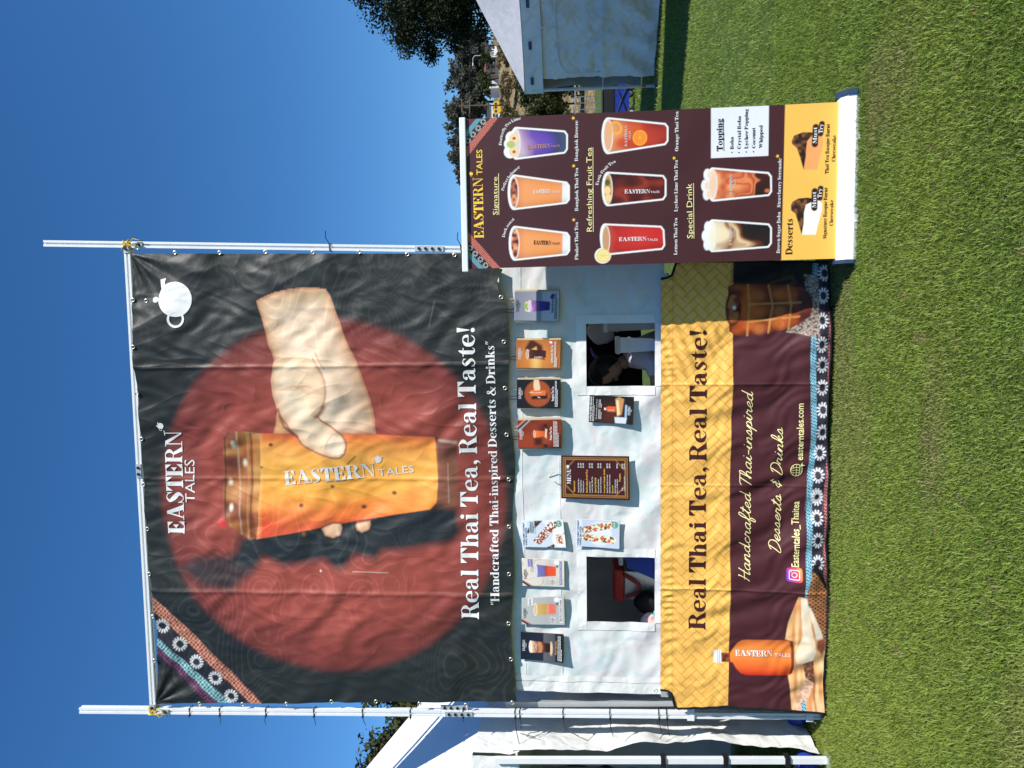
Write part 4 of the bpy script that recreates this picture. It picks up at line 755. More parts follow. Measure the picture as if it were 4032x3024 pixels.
for s, a, b in (('Phuket Thai Tea',(0.667,1.501),(0.877,1.500)), ('Bangkok Thai Tea',(0.939,1.499),(1.177,1.497)), ('Bangkok Breeze',(1.214,1.498),(1.435,1.496)), ('Lemon Thai Tea',(0.683,0.948),(0.887,0.948)), ('Lychee Lime Thai Tea',(0.922,0.947),(1.203,0.947)), ('Orange Thai Tea',(1.250,0.944),(1.465,0.944)), ('Brown Sugar Boba',(0.680,0.387),(0.905,0.387)), ('Strawberry Serenade',(0.929,0.387),(1.194,0.386))): rt(s, a, b, .0185, iw)
for p in ((0.890,1.524), (1.188,1.522), (1.449,1.522), (1.213,0.967), (1.206,0.407)): shapes('star', [star(p, .012)], iy, ru, surf_roll)
arc_text('Dark roast', (0.803,1.916), (0.855,1.898), (0.900,1.858), .0165, iw, ru, surf_roll)
arc_text('Perfect balance', (1.063,1.917), (1.129,1.886), (1.188,1.823), .0165, iw, ru, surf_roll)
arc_text('Butterfly Pea Lime', (1.315,1.925), (1.411,1.896), (1.452,1.815), .0165, iw, ru, surf_roll)
arc_text('Exotic Fruit Tea', (1.078,1.385), (1.149,1.354), (1.201,1.286), .0165, iw, ru, surf_roll)
rt('Topping', (1.245,0.703), (1.419,0.706), .032, ib); under((1.244,0.696), (1.419,0.701), ib)
for s, a, b in (('Boba',(1.253,0.644),(1.319,0.645)), ('Crystal Boba',(1.253,0.606),(1.429,0.606)), ('Lychee Popping',(1.253,0.567),(1.465,0.569)), ('Coconut',(1.254,0.527),(1.364,0.529)), ('Whipped',(1.253,0.489),(1.375,0.489))): rt(s, a, b, .0185, ib)
for p in [(1.235,0.653),(1.233,0.615),(1.235,0.576),(1.235,0.537)]: shapes('bullet_mark', [disc(*p, .0035, 8)], ib, ru, surf_roll)
rt('Desserts', (0.671,0.321), (0.866,0.320), .036, im)
for s, a, b in (('Signature Basque Burnt',(0.753,0.140),(1.030,0.139)), ('Cheesecake',(0.823,0.106),(0.962,0.106)), ('Thai Tea Basque Burnt',(1.104,0.135),(1.369,0.134)), ('Cheesecake',(1.168,0.101),(1.307,0.100))): rt(s, a, b, .019, im)
for s, a, b in (('Must',(0.922,0.196),(1.009,0.198)), ('Try',(0.975,0.169),(1.026,0.168)), ('Must',(1.267,0.200),(1.354,0.199)), ('Try',(1.320,0.171),(1.370,0.168))): rt(s, a, b, .021, iw)
for (a, b), (c, d), m in ((((0.759,1.752),(0.755,1.653)),((0.755,1.649),(0.756,1.604)),ib), (((1.041,1.749),(1.042,1.650)),((1.042,1.646),(1.043,1.601)),iw), (((1.288,1.781),(1.293,1.650)),((1.293,1.647),(1.296,1.598)),M['ink_gold']), (((0.765,1.271),(0.765,1.117)),((0.764,1.114),(0.763,1.056)),iw), (((1.028,1.239),(1.026,1.098)),((1.026,1.096),(1.027,1.046)),iw)):
    rt('EASTERN', a, b, .022, m); rt('TALES', c, d, .012, m, 'sans')
for a, b, c, d in (((1.286,1.224),(1.399,1.223),(1.320,1.205),(1.368,1.205)), ((0.730,0.649),(0.841,0.650),(0.770,0.629),(0.810,0.630)), ((1.006,0.648),(1.115,0.649),(1.047,0.629),(1.087,0.629))):
    rt('EASTERN', a, b, .014, M['ink_grey']); rt('TALES', c, d, .010, M['ink_grey'], 'sans')
# hardware
MB().box((.612,RY-.016,2.128), (1.474,RY+.012,2.163), .004).build('top_rail', M['white_plastic'], ru)
b = MB(); b.prism((.632,RY+.01,0), (1.505,RY+.01,0), [(-.075,0),(-.085,.012),(-.085,.03),(-.06,.075),(-.02,.088),(.03,.088),(.075,.06),(.085,.02),(.08,0)], up=(0,0,1)); b.build('base_cassette', M['alu'], ru)
for x0, x1 in ((.612,.632),(1.505,1.53)):
    MB().prism((x0,RY+.01,0), (x1,RY+.01,0), [(-.092,0),(-.1,.014),(-.1,.034),(-.066,.084),(-.02,.098),(.034,.098),(.085,.066),(.096,.02),(.09,0)], up=(0,0,1)).build('end_cap', pmat('dark_blue_plastic', (.03,.05,.10), .35) if x0 < 1 else bpy.data.materials['dark_blue_plastic'], ru)
MB().tube([(1.06,RY+.045,.05),(1.06,RY+.03,2.13)], .009, 8).build('support_pole', M['alu_dull'], ru)
for xx in (.85,1.28): MB().box((xx-.02,RY-.10,0), (xx+.02,RY+.20,.012), .003).build('foot', M['alu_dull'], ru)

# ------------------------------------------------------------------ white mesh wall with two serving windows
def mesh_mat():
    m = pmat('white_mesh', (.80,.82,.81), .7, .3, bump=(30,.22,.006), crinkle=(3.6,.26,.010)); nt = m.node_tree; b = nt.nodes['Principled BSDF']; N = nt.nodes.new; L = nt.links.new
    tc = N('ShaderNodeTexCoord'); n1 = N('ShaderNodeTexNoise'); n1.inputs['Scale'].default_value = 7; n1.inputs['Detail'].default_value = 4; n1.inputs['Distortion'].default_value = 1.2
    cr = N('ShaderNodeValToRGB'); e = cr.color_ramp.elements; e[0].position = .38; e[0].color = (.57,.65,.65,1); e[1].position = .62; e[1].color = (.68,.65,.655,1)
    n3 = cr.color_ramp.elements.new(.5); n3.color = (.67,.69,.68,1)
    L(tc.outputs['Object'], n1.inputs['Vector']); L(n1.outputs[0], cr.inputs[0]); L(cr.outputs[0], b.inputs['Base Color']); return m
M['mesh'] = mesh_mat()
WIN = [(-1.592,-1.170,1.036,1.463), (-.086,.300,1.036,1.455)]
def surf_wall(x, z):
    x = np.asarray(x, float); z = np.asarray(z, float)
    return .024+waves(x, z, 41, .42, .004)+waves(x*.45, z, 42, .16, .0022)+.004*np.sin(x*16+3*np.sin(z*6))*np.sin(z*2.2+x)+.003*np.abs(np.sin((x+z*.7)*11))**.5+.006*np.abs(np.sin(x*9+2*np.sin(z*5)))*np.exp(-((z-1.0)/.3)**2)
xs = sorted(set(np.round(np.concatenate([np.linspace(-2.062,.70,270), [w for q in WIN for w in q[:2]]]), 4))); zs = sorted(set(np.round(np.concatenate([np.linspace(.98,1.99,105), [w for q in WIN for w in q[2:]]]), 4)))
XX, ZZ = np.meshgrid(xs, zs); F = grid(len(xs), len(zs)); cx_ = XX.ravel()[F].mean(1); cz_ = ZZ.ravel()[F].mean(1); keep = np.ones(len(F), bool)
for a, b_, c, d in WIN: keep &= ~((cx_ > a) & (cx_ < b_) & (cz_ > c) & (cz_ < d))
mw = thing('mesh_wall', (-.7, .05, .98), 'white mesh fabric wall with two cut-out serving windows above the counter', 'fabric wall')
mk('fabric', np.stack([XX.ravel(), surf_wall(XX.ravel(), ZZ.ravel()), ZZ.ravel()], 1), F[keep], M['mesh'], mw, True)
def patch(x0, x1, z0, z1, mat, name, lift=.004):
    a, b = np.meshgrid(np.linspace(x0, x1, max(3, int((x1-x0)/.02))), np.linspace(z0, z1, max(3, int((z1-z0)/.02)))); mk(name, np.stack([a.ravel(), surf_wall(a, b).ravel()-lift, b.ravel()], 1), grid(a.shape[1], a.shape[0]), mat, mw, True)
patch(-2.062, -1.995, .985, 1.985, M['canvas'], 'side_hem', .005); patch(-1.992, -1.955, .985, 1.985, M['canvas'], 'side_hem', .003)
for a, b_, c, d in WIN:
    h = .055
    patch(a-h, b_+h, d+.001, d+h*1.1, M['canvas'], 'window_hem'); patch(a-h, a-.001, c, d, M['canvas'], 'window_hem'); patch(b_+.001, b_+h, c, d, M['canvas'], 'window_hem')
    patch(a, b_, .99, c-.001, M['canvas'], 'window_hem')
def stitch(pts, r=.0016):
    MB().tube([(p[0], float(surf_wall(p[0], p[1]))-.0012, p[1]) for p in pts], r, 4).build('seam', M['canvas'], mw)
for zz in (1.625, 1.86): stitch([(xx, zz+.004*math.sin(xx*7)) for xx in np.linspace(-1.95, .66, 40)])
grommet((-2.039,1.029), mw, surf_wall)

# ------------------------------------------------------------------ posters hung on the wall
def poster(quad, paint, label, bag=False, base=(200,200,200), curl=.006, name='poster', y0=.006, cat='poster'):
    TL, TR, BR, BL = (np.array(p) for p in quad); w = np.linalg.norm(BR-BL); h = np.linalg.norm(TL-BL)
    Q = lambda a, b: tuple((BL*(1-a)+BR*a)*(1-b)+(TL*(1-a)+TR*a)*b)
    iu = np.linalg.inv(np.stack([BR-BL, TL-BL], 1))
    if bag: y0 = -.020
    def surf(x, z):
        x = np.asarray(x, float); z = np.asarray(z, float); b = (x-BL[0])*iu[1,0]+(z-BL[1])*iu[1,1]; a = (x-BL[0])*iu[0,0]+(z-BL[1])*iu[0,1]
        return y0-curl*np.clip(1-b, 0, 1)**2*(1.-.6*a)
    nx, nz = 64, 96; a, b = np.meshgrid(np.linspace(0, 1, nx), np.linspace(0, 1, nz)); a = a.ravel(); b = b.ravel()
    X = (BL[0]*(1-a)+BR[0]*a)*(1-b)+(TL[0]*(1-a)+TR[0]*a)*b; Z = (BL[1]*(1-a)+BR[1]*a)*(1-b)+(TL[1]*(1-a)+TR[1]*a)*b
    Y = surf(X, Z)
    A = Art(a*w, b*h, C(*base)); root = thing(name, (float(BL[0]+BR[0])/2, y0, float(BL[1])), label, cat, 'pictures hung on the mesh wall')
    tx = lambda s, p, q, cap, m, font='serif', bold=0.: text(s, Q(*p), Q(*q), cap, m, root, surf, font, lift=.0012, bold=bold)
    gk = lambda p, q, n, hh, gap, m, seed=1: shapes('small_print', [('strip', np.array([Q(v[0]/w, v[1]/h) for v in V]), F) for _, V, F in greek((p[0]*w, p[1]*h), (q[0]*w, q[1]*h), n, hh, gap, seed)], m, root, surf, lift=.0012)
    paint(A, w, h, tx, gk, root)
    n = nx*nz; F = grid(nx, nz); V = np.vstack([np.stack([X, Y, Z], 1), np.stack([X, Y+.0035, Z], 1)])
    rim = np.concatenate([np.arange(nx-1), np.arange(nx-1, n-1, nx), np.arange(n-1, n-nx, -1), np.arange(n-nx, 0, -nx)]); r2 = np.roll(rim, -1)
    FF = np.vstack([F, F[:,::-1]+n, np.stack([rim, rim+n, r2+n, r2], 1)])
    mk('print_board', V, FF, M['print_matte'], root, False, np.vstack([A.c, np.tile(C(190,188,182), (n,1))]))
    if bag:
        bb = MB(); e = .012; P = [Q(-.045,.0), Q(1.05,.0), Q(1.05,.985), Q(-.045,.985)]
        front = [(p[0], y0+.005, p[1]) for p in P]; back = [(p[0], .010, p[1]) for p in P]
        bb.add(front+back, [(0,1,2,3),(7,6,5,4),(0,4,5,1),(1,5,6,2),(3,2,6,7),(0,3,7,4)]); bb.build('paper_bag', M['kraft'], root)
        for o in (.28,.62):
            m = MB(); t0 = Q(o, .99); t1 = Q(o+.13, .99); zt_ = max(1.905, t0[1]+.05)
            m.tube([(t0[0],.01,t0[1]), (t0[0]+.004,.0,zt_), (t1[0]-.004,.0,zt_+.004), (t1[0],.01,t1[1])], .0022, 5); m.build('handle_cord', M['paper_cord'] if o > .5 else M['string'], root)
    return root, Q, surf
def minicup(A, c, w, h, stops, ink=None):
    """small printed cup: centre of the rim, width and height"""
    x, z = c; out = [(x-w/2,z), (x-w*.36,z-h), (x+w*.36,z-h), (x+w/2,z)]
    A.poly(out, lambda X, Z: ramp((z-Z)/h+.12*(vnoise(X, Z, 70, 3)-.5), stops), .0015); A.ell((x,z), w/2, w*.14, C(236,232,226), .001); A.ell((x,z), w*.44, w*.10, stops[0][1], .001)
iw, ig_, ib = M['ink_white'], M['ink_grey'], M['ink_black']
def brand(tx, m, a=.32, b=.72, t=.90): tx('EASTERN', (a,t), (b,t), .016, m); tx('TALES', (a+.12,t-.035), (b-.12,t-.035), .008, m, 'sans')
def p_breeze(A, w, h, tx, gk, root):
    A.c[:] = ramp(A.z/h, [(0,C(196,202,214)),(.36,C(186,192,206)),(.40,C(150,154,168)),(1,C(128,132,146))])
    for q in ((.40,.70),(.56,.71)): A.ell((q[0]*w,q[1]*h), .017, .017, C(226,206,160), .002); A.ell((q[0]*w,q[1]*h), .005, .005, C(120,50,40), .001)
    A.ell((.5*w,.735*h), .018, .012, C(150,176,90), .002)
    minicup(A, (.5*w,.66*h), .40*w, .46*h, [(0,C(214,190,206)),(.18,C(150,100,170)),(.5,C(74,48,150)),(.8,C(50,40,140)),(1,C(40,40,110))])
    A.ell((.80*w,.155*h), .014, .012, C(60,40,140), .003); A.ell((.86*w,.14*h), .010, .010, C(50,34,120), .003)
    brand(tx, ib); tx('EASTERN', (.36,.44), (.64,.45), .012, M['ink_gold']); tx('Bangkok Breeze', (.28,.125), (.72,.125), .013, M['ink_blue'], 'sans', .02); gk((.06,.085), (.94,.085), 3, .003, .0065, ib)
def p_lychee(A, w, h, tx, gk, root):
    A.c[:] = C(150,82,34)*1.0; A.ell((.36*w,.55*h), .5*w, .34*h, C(236,150,66), .09, .9); A.ell((.2*w,.56*h), .2*w, .05*h, C(255,220,140), .03, .8)
    A.poly([(.3*w,.36*h),(.44*w,.75*h),(.72*w,.80*h),(.98*w,.70*h),(.99*w,.62*h),(.80*w,.42*h)], C(74,34,18), .008); A.poly([(.55*w,.52*h),(.66*w,.66*h),(.76*w,.55*h)], C(240,176,90), .006)
    minicup(A, (.50*w,.75*h), .34*w, .42*h, [(0,C(206,160,110)),(.1,C(90,40,30)),(.5,C(60,22,20)),(1,C(76,30,22))]); A.ell((.9*w,.225*h), .009, .009, C(250,230,230), .001); A.ell((.84*w,.235*h), .008, .008, C(226,80,110), .001)
    brand(tx, iw); tx('EASTERN', (.36,.59), (.36,.40), .010, iw); tx('Lychee Lime Thai Tea', (.20,.175), (.80,.175), .013, iw, 'sans', .02); gk((.05,.13), (.95,.13), 3, .003, .0065, iw, 2)
def p_bangkok(A, w, h, tx, gk, root):
    A.c[:] = C(24,22,26); A.ell((.5*w,.52*h), .46*w, .30*h, C(160,76,36), .006); A.poly([(.3*w,.66*h),(.32*w,.30*h),(.5*w,.30*h),(.5*w,.66*h)], C(30,18,18), .006)
    A.poly([(.42*w,.68*h),(.44*w,.34*h),(.62*w,.34*h),(.64*w,.68*h)], C(226,110,40), .003); A.poly([(.62*w,.60*h),(.62*w,.48*h),(.70*w,.46*h),(.99*w,.50*h),(.99*w,.61*h),(.76*w,.62*h)], C(236,200,160), .003); A.ell((.66*w,.555*h), .05*w, .035*h, C(236,200,160), .003); A.line([(.38*w,.515*h),(.36*w,.47*h)], .006, C(236,190,150), .002)
    A.line([(.545*w,.70*h),(.545*w,.63*h)], .004, C(255,230,180), .004)
    brand(tx, iw); tx('EASTERN', (.505,.60), (.515,.42), .008, iw); tx('Bangkok Thai Tea', (.25,.155), (.75,.155), .013, iw, 'sans', .02); gk((.05,.115), (.95,.115), 3, .003, .0065, iw, 3)
def p_phuket(A, w, h, tx, gk, root):
    A.c[:] = ramp(vnoise(A.x, A.z, 14, 6), [(.2,C(86,30,16)),(.8,C(150,58,28))]); A.poly([(.2*w,.1*h),(.9*w,.34*h),(.99*w,.30*h),(.99*w,.02*h),(.2*w,.02*h)], C(120,42,22), .01, .7)
    A.poly([(.10*w,.62*h),(.36*w,.62*h),(.36*w,.44*h),(.10*w,.44*h)], C(40,18,14), .012, .9); A.ell((.80*w,.36*h), .05*w, .03*h, C(30,14,12), .004); A.ell((.08*w,.36*h), .06*w, .05*h, C(20,18,22), .006)
    A.poly([(.33*w,.34*h),(.66*w,.32*h),(.68*w,.36*h),(.4*w,.38*h)], C(240,200,160), .003); minicup(A, (.5*w,.62*h), .26*w, .24*h, [(0,C(230,140,80)),(.3,C(226,110,50)),(1,C(210,90,40))])
    for k, c in enumerate((C(150,150,160), C(40,36,44), C(196,120,100))): A.line([((.60+.09*k)*w,1.0*h), (1.0*w,(.72+.055*k)*h)][::1], .012, c, .001)
    brand(tx, iw); tx('Phuket Thai Tea', (.28,.215), (.74,.215), .013, iw, 'sans', .02); gk((.05,.165), (.95,.165), 5, .003, .0068, iw, 4)
def p_oat(A, w, h, tx, gk, root):
    A.c[:] = C(24,20,24); A.ell((.30*w,.52*h), .36*w, .26*h, C(86,36,20), .05, .9); A.poly([(.25*w,.36*h),(.9*w,.42*h),(.98*w,.34*h),(.9*w,.22*h),(.35*w,.26*h)], C(196,140,86), .004); A.poly([(.3*w,.36*h),(.86*w,.40*h),(.84*w,.34*h),(.35*w,.30*h)], C(240,210,160), .003)
    A.poly([(.42*w,.40*h),(.42*w,.57*h),(.46*w,.61*h),(.58*w,.61*h),(.62*w,.57*h),(.62*w,.40*h)], C(226,96,40), .003); A.poly([(.48*w,.62*h),(.56*w,.62*h),(.56*w,.66*h),(.48*w,.66*h)], C(240,236,230), .002); A.poly([(.02*w,.40*h),(.24*w,.42*h),(.24*w,.14*h),(.02*w,.16*h)], C(206,214,222), .003)
    A.poly([(.22*w,.19*h),(.70*w,.19*h),(.70*w,.145*h),(.22*w,.145*h)], C(150,190,226), .002)
    tx('Looking for healthy alternative?', (.05,.945), (.95,.945), .013, iw, 'sans', .02); gk((.05,.91), (.95,.91), 2, .003, .0068, iw, 5); tx('Why choose oat milk in your Thai tea?', (.12,.82), (.86,.82), .008, iw, 'sans'); gk((.14,.775), (.50,.775), 3, .003, .0072, iw, 6); gk((.56,.775), (.86,.775), 3, .003, .0072, iw, 7)
    tx('EASTERN', (.46,.57), (.47,.42), .006, iw); brand(tx, iw, .34, .66, .07)
def p_wafA(A, w, h, tx, gk, root):
    A.c[:] = C(206,214,226)
    A.poly([(.02*w,.02*h),(.98*w,.52*h),(.98*w,.02*h)], C(230,234,240), .004); A.poly([(.0*w,.46*h),(.0*w,.28*h),(.56*w,.02*h),(.32*w,.0*h)], lambda x, z: ramp(vnoise(x, z, 130, 3), [(.3,C(30,26,20)),(.6,C(110,86,40)),(.85,C(220,200,150))]), .002)
    A.poly([(.42*w,.98*h),(.98*w,.72*h),(.98*w,.50*h),(.58*w,.78*h)], lambda x, z: ramp(vnoise(x, z, 120, 8), [(.3,C(40,28,20)),(.7,C(120,84,50))]), .003)
    A.poly([(.10*w,.60*h),(.24*w,.76*h),(.92*w,.34*h),(.94*w,.18*h),(.80*w,.14*h)], lambda x, z: ramp(vnoise(x, z, 150, 4), [(.25,C(110,40,30)),(.5,C(176,86,50)),(.62,C(236,226,216)),(1,C(246,240,232))]), .003)
    A.ell((.30*w,.14*h), .26*w, .17*h, C(240,240,240), .003); A.poly([(.12*w,.20*h),(.46*w,.22*h),(.5*w,.06*h),(.14*w,.05*h)], lambda x, z: ramp(vnoise(x, z, 140, 9), [(.3,C(226,220,206)),(.6,C(196,120,80)),(.8,C(150,40,30))]), .003); A.ell((.86*w,.12*h), .12*w, .075*h, C(96,156,136), .003)
    A.poly([(.52*w,.83*h),(.98*w,.83*h),(.98*w,.70*h),(.52*w,.70*h)], C(190,216,236), .003, .8); A.poly([(.03*w,.99*h),(.97*w,.99*h),(.97*w,.88*h),(.03*w,.88*h)], C(226,240,248), .003, .7)
    tx('YOUNG CHEWY COCONUT', (.06,.945), (.92,.945), .011, M['ink_blue'], 'sans', .02); tx('WAFFLE ON A STICK', (.06,.89), (.74,.89), .011, M['ink_blue'], 'sans', .02); tx('$7.00', (.79,.105), (.94,.11), .010, iw, 'sans', .02); gk((.54,.80), (.96,.80), 4, .003, .0075, ib, 8)
def p_wafB(A, w, h, tx, gk, root):
    A.c[:] = C(196,206,224); A.ell((.50*w,.46*h), .46*w, .42*w, C(214,218,224), .004); A.ell((.50*w,.46*h), .40*w, .40*w, C(226,228,230), .006)
    for (x0, z0), (x1, z1) in (((.34,.80),(.30,.16)), ((.62,.80),(.84,.18))):
        A.line([(x0*w,z0*h), (x1*w,z1*h)], .24*w, lambda x, z: ramp(vnoise(x, z, 110, 4), [(.2,C(90,50,30)),(.4,C(196,140,80)),(.6,C(236,236,206)),(1,C(220,228,190))]), .003)
        for k in range(4): t = .12+.25*k; A.ell(((x0+(x1-x0)*t+.05*(-1)**k)*w, (z0+(z1-z0)*t)*h), .06*w, .055*w, C(206,60,34), .002); A.ell(((x0+(x1-x0)*t+.05*(-1)**k)*w, (z0+(z1-z0)*t)*h), .03*w, .03*w, C(236,120,80), .002)
    A.ell((.84*w,.11*h), .12*w, .075*h, C(96,156,136), .003); A.poly([(.03*w,.99*h),(.97*w,.99*h),(.97*w,.88*h),(.03*w,.88*h)], C(226,240,248), .003, .7)
    tx('YOUNG CHEWY COCONUT', (.05,.945), (.95,.945), .011, M['ink_blue'], 'sans', .02); tx('WAFFLE ON A STICK', (.05,.89), (.74,.89), .011, M['ink_blue'], 'sans', .02); tx('$8.00', (.76,.11), (.92,.11), .010, iw, 'sans', .02)
def p_cloud(stops, bg, title, a_, crackle, pill):
    def f(A, w, h, tx, gk, root):
        A.c[:] = ramp(A.z/h, [(0,C(*bg)*.92),(.4,C(*bg)*.85),(1,C(*bg))])
        if crackle:
            m = np.exp(-(np.abs(vnoise(A.x, A.z, 26, 5)-.5)/.03)**2)*(A.z/h > .5); A.put(np.arange(len(A.x)), .8*m, C(196,140,90)); A.poly([(0,.5*h),(0,0),(.3*w,0),(.3*w,.45*h)], C(176,178,166), .02, .6)
        A.poly([(.3*w,.26*h),(.72*w,.20*h),(.98*w,.34*h),(.7*w,.42*h)], C(150,150,150), .02, .4)
        minicup(A, (.56*w,.68*h), .46*w, .48*h, stops); A.ell((.88*w,.18*h), .09*w, .06*h, C(236,234,236), .002); A.ell((.74*w,.17*h), .05*w, .03*h, C(70,110,60), .003); A.line([(.66*w,.72*h),(.74*w,.82*h)], .003, C(60,60,70), .001)
        for k, c in enumerate((C(190,110,90), C(36,32,40))): A.line([(0,(.78+.06*k)*h), ((.20-.05*k)*w,1.0*h)], .010, c, .001)
        A.poly([(.08*w,.115*h),(.92*w,.115*h),(.92*w,.060*h),(.08*w,.060*h)], C(*pill), .003); A.poly([(.06*w,.34*h),(.28*w,.34*h),(.28*w,.22*h),(.06*w,.22*h)], C(230,226,226), .004, .7); A.poly([(.70*w,.86*h),(.98*w,.86*h),(.98*w,.74*h),(.70*w,.74*h)], C(*pill), .004, .9)
        brand(tx, ib, .26, .62); tx(title, (.12,.075), (.88,.075), .010, iw if pill[0] < 150 else M['ink_maroon'], 'serif'); tx(a_, (.72,.79), (.96,.79), .009, iw if pill[0] < 150 else M['ink_maroon'])
        tx('Fresh', (.09,.31), (.24,.31), .007, M['ink_maroon']); tx('Coconut', (.08,.275), (.26,.275), .007, M['ink_maroon']); tx('Water', (.09,.24), (.24,.24), .007, M['ink_maroon'])
    return f
def p_sugar(A, w, h, tx, gk, root):
    A.c[:] = ramp(A.z/h, [(0,C(28,28,34)),(.19,C(30,30,36)),(.20,C(74,74,80)),(.46,C(96,94,98)),(.48,C(30,36,52)),(1,C(20,26,42))]); A.ell((.46*w,.29*h), .24*w, .035*h, C(226,190,150), .003)
    minicup(A, (.48*w,.77*h), .44*w, .46*h, [(0,C(240,220,200)),(.12,C(226,176,140)),(.3,C(150,80,46)),(.5,C(206,140,90)),(.65,C(96,46,28)),(.8,C(60,30,22)),(1,C(30,18,16))])
    r = random.Random(4)
    for k in range(16): A.ell(((.48+r.uniform(-.13,.13))*w, (.34+r.uniform(0,.09))*h), .004, .004, C(26,16,16), .001)
    brand(tx, iw); tx('EASTERN', (.36,.62), (.62,.62), .010, iw); tx('Brown Sugar Boba', (.26,.165), (.74,.165), .012, M['ink_gold'], 'sans', .02); gk((.06,.125), (.94,.125), 4, .003, .0072, iw, 9)
GOLD = C(180,132,60)
def p_menu(A, w, h, tx, gk, root):
    A.c[:] = C(64,20,24)
    for e in (.035,.055,.070):
        x0, x1, z0, z1 = e*w*1.4, w-e*w*1.4, e*h*.9, h-e*h*.9; A.line([(x0,z0),(x1,z0),(x1,z1),(x0,z1),(x0,z0)], .0022, GOLD, .0012)
    for sx in (0,1):
        for sz in (0,1):
            P = lambda a, b: ((a if not sx else 1-a)*w, (b if not sz else 1-b)*h)
            for k in range(3): A.line([P(.07+.03*k,.20-.02*k+.02), P(.30+.01*k,.055+.012*k)], .0022, GOLD, .0012)
    tx('MENU', (.34,.855), (.70,.855), .026, iw); yv = M['ink_yellow']
    rows = (('h','Signature',.795,.16,.42,''), ('i','Bangkok Thai Tea',.735,.15,.47,'$7.00'), ('i','Phuket Thai Tea',.70,.15,.44,'$7.00'), ('i','Bangkok Breeze',.665,.15,.42,'$7.00'), ('h','Refreshing Fruit Tea',.61,.15,.68,''), ('i','Lemon Thai Tea',.57,.15,.41,'$7.00'), ('i','Lychee Lime Thai Tea',.535,.15,.52,'$7.00'),
            ('h','Special Drink',.485,.15,.50,''), ('i','Brown Sugar Boba',.445,.15,.47,'$7.00'), ('i','Strawberry Serenade',.41,.15,.52,'$7.00'), ('h','Coconut Cloudy Series',.355,.15,.71,''), ('i','Thai Tea Cloudy Coconut',.315,.15,.57,'$8.00'), ('i','Butterfly Cloudy Coconut',.28,.15,.58,'$8.00'), ('h','Dessert',.235,.15,.33,''), ('i','Thai Young Coconut',.20,.15,.47,''), ('i','Chewy Waffle Stick',.17,.15,.48,'$8.00'), ('h','Topping',.13,.42,.60,''), ('i','Boba',.095,.21,.29,'$1.00'), ('i','Lychee Popping Boba',.065,.21,.54,'$1.00'))
    for kind, s, t, a, b, pr in rows:
        if kind == 'h': tx(s, (a,t), (b,t), .0105, yv)
        else:
            tx(s, (a,t), (b,t), .0078, iw)
            if pr: tx(pr, (.72,t), (.83,t), .0078, iw, 'sans', .02)
poster([(0.326,1.896),(0.507,1.891),(0.503,1.616),(0.322,1.625)], p_breeze, 'grey poster of a purple layered drink, in the shade beside the roll-up banner', True)
poster([(0.034,1.886),(0.209,1.884),(0.207,1.610),(0.030,1.616)], p_lychee, 'glowing amber poster of a dark iced tea, above the right serving window', True)
poster([(-0.212,1.888),(-0.036,1.885),(-0.038,1.614),(-0.215,1.617)], p_bangkok, 'black poster with a hand holding an orange cup on a brown disc', True)
poster([(-0.467,1.882),(-0.291,1.885),(-0.285,1.615),(-0.463,1.614)], p_phuket, 'rust brown poster of an orange tea mug with a woven ribbon corner', True)
poster([(-0.307,1.444),(-0.138,1.436),(-0.152,1.165),(-0.323,1.174)], p_oat, 'dark poster with an orange bottle and white carton, left of the right serving window', curl=.014)
poster([(-1.105,1.867),(-0.933,1.868),(-0.925,1.607),(-1.106,1.590)], p_wafA, 'pale poster of a drizzled waffle stick on a slanted white tray')
poster([(-1.095,1.526),(-0.919,1.523),(-0.930,1.254),(-1.110,1.257)], p_wafB, 'pale blue poster of two strawberry waffle sticks on a round plate')
poster([(-1.358,1.869),(-1.177,1.873),(-1.181,1.603),(-1.360,1.603)], p_cloud([(0,C(206,206,220)),(.1,C(120,116,170)),(.4,C(110,104,170)),(.5,C(150,70,60)),(.6,C(226,76,40)),(1,C(226,84,46))], (226,218,206), 'Butterfly Cloudy Coconut', 'Butterfly', True, (110,100,170)), 'cream crackled poster of a violet and orange layered cup')
poster([(-1.612,1.879),(-1.437,1.877),(-1.419,1.606),(-1.608,1.603)], p_cloud([(0,C(216,190,130)),(.15,C(206,170,100)),(.5,C(190,150,84)),(.6,C(226,150,120)),(.75,C(226,110,90)),(1,C(226,120,100))], (186,186,184), 'Thai Tea Cloudy Coconut', 'Thai Tea', False, (232,228,226)), 'plain grey poster of a tan and peach layered cup')
poster([(-1.842,1.889),(-1.660,1.886),(-1.667,1.611),(-1.851,1.614)], p_sugar, 'navy poster of a brown sugar pearl drink, farthest left on the mesh wall', curl=.022)
mr_, MQ, msf = poster([(-0.787,1.619),(-0.514,1.617),(-0.519,1.196),(-0.794,1.194)], p_menu, 'tall maroon menu board with gold corner lines in the middle of the wall', curl=.010, name='menu_board', y0=-.004, cat='menu board')
shapes('teapot_emblem', teapot(MQ(.745,.90), .009), iw, mr_, msf, lift=.0012)
b = MB(); p0, p1, pk = MQ(.38,.99), MQ(.62,.99), (-0.662,1.697)
b.tube([(p0[0],.0,p0[1]), (p0[0]+.002,.01,p0[1]+.05), (pk[0],.03,pk[1]), (p1[0]-.002,.01,p1[1]+.05), (p1[0],.0,p1[1])], .0028, 6); b.build('hanging_cord', M['paper_cord'], mr_)

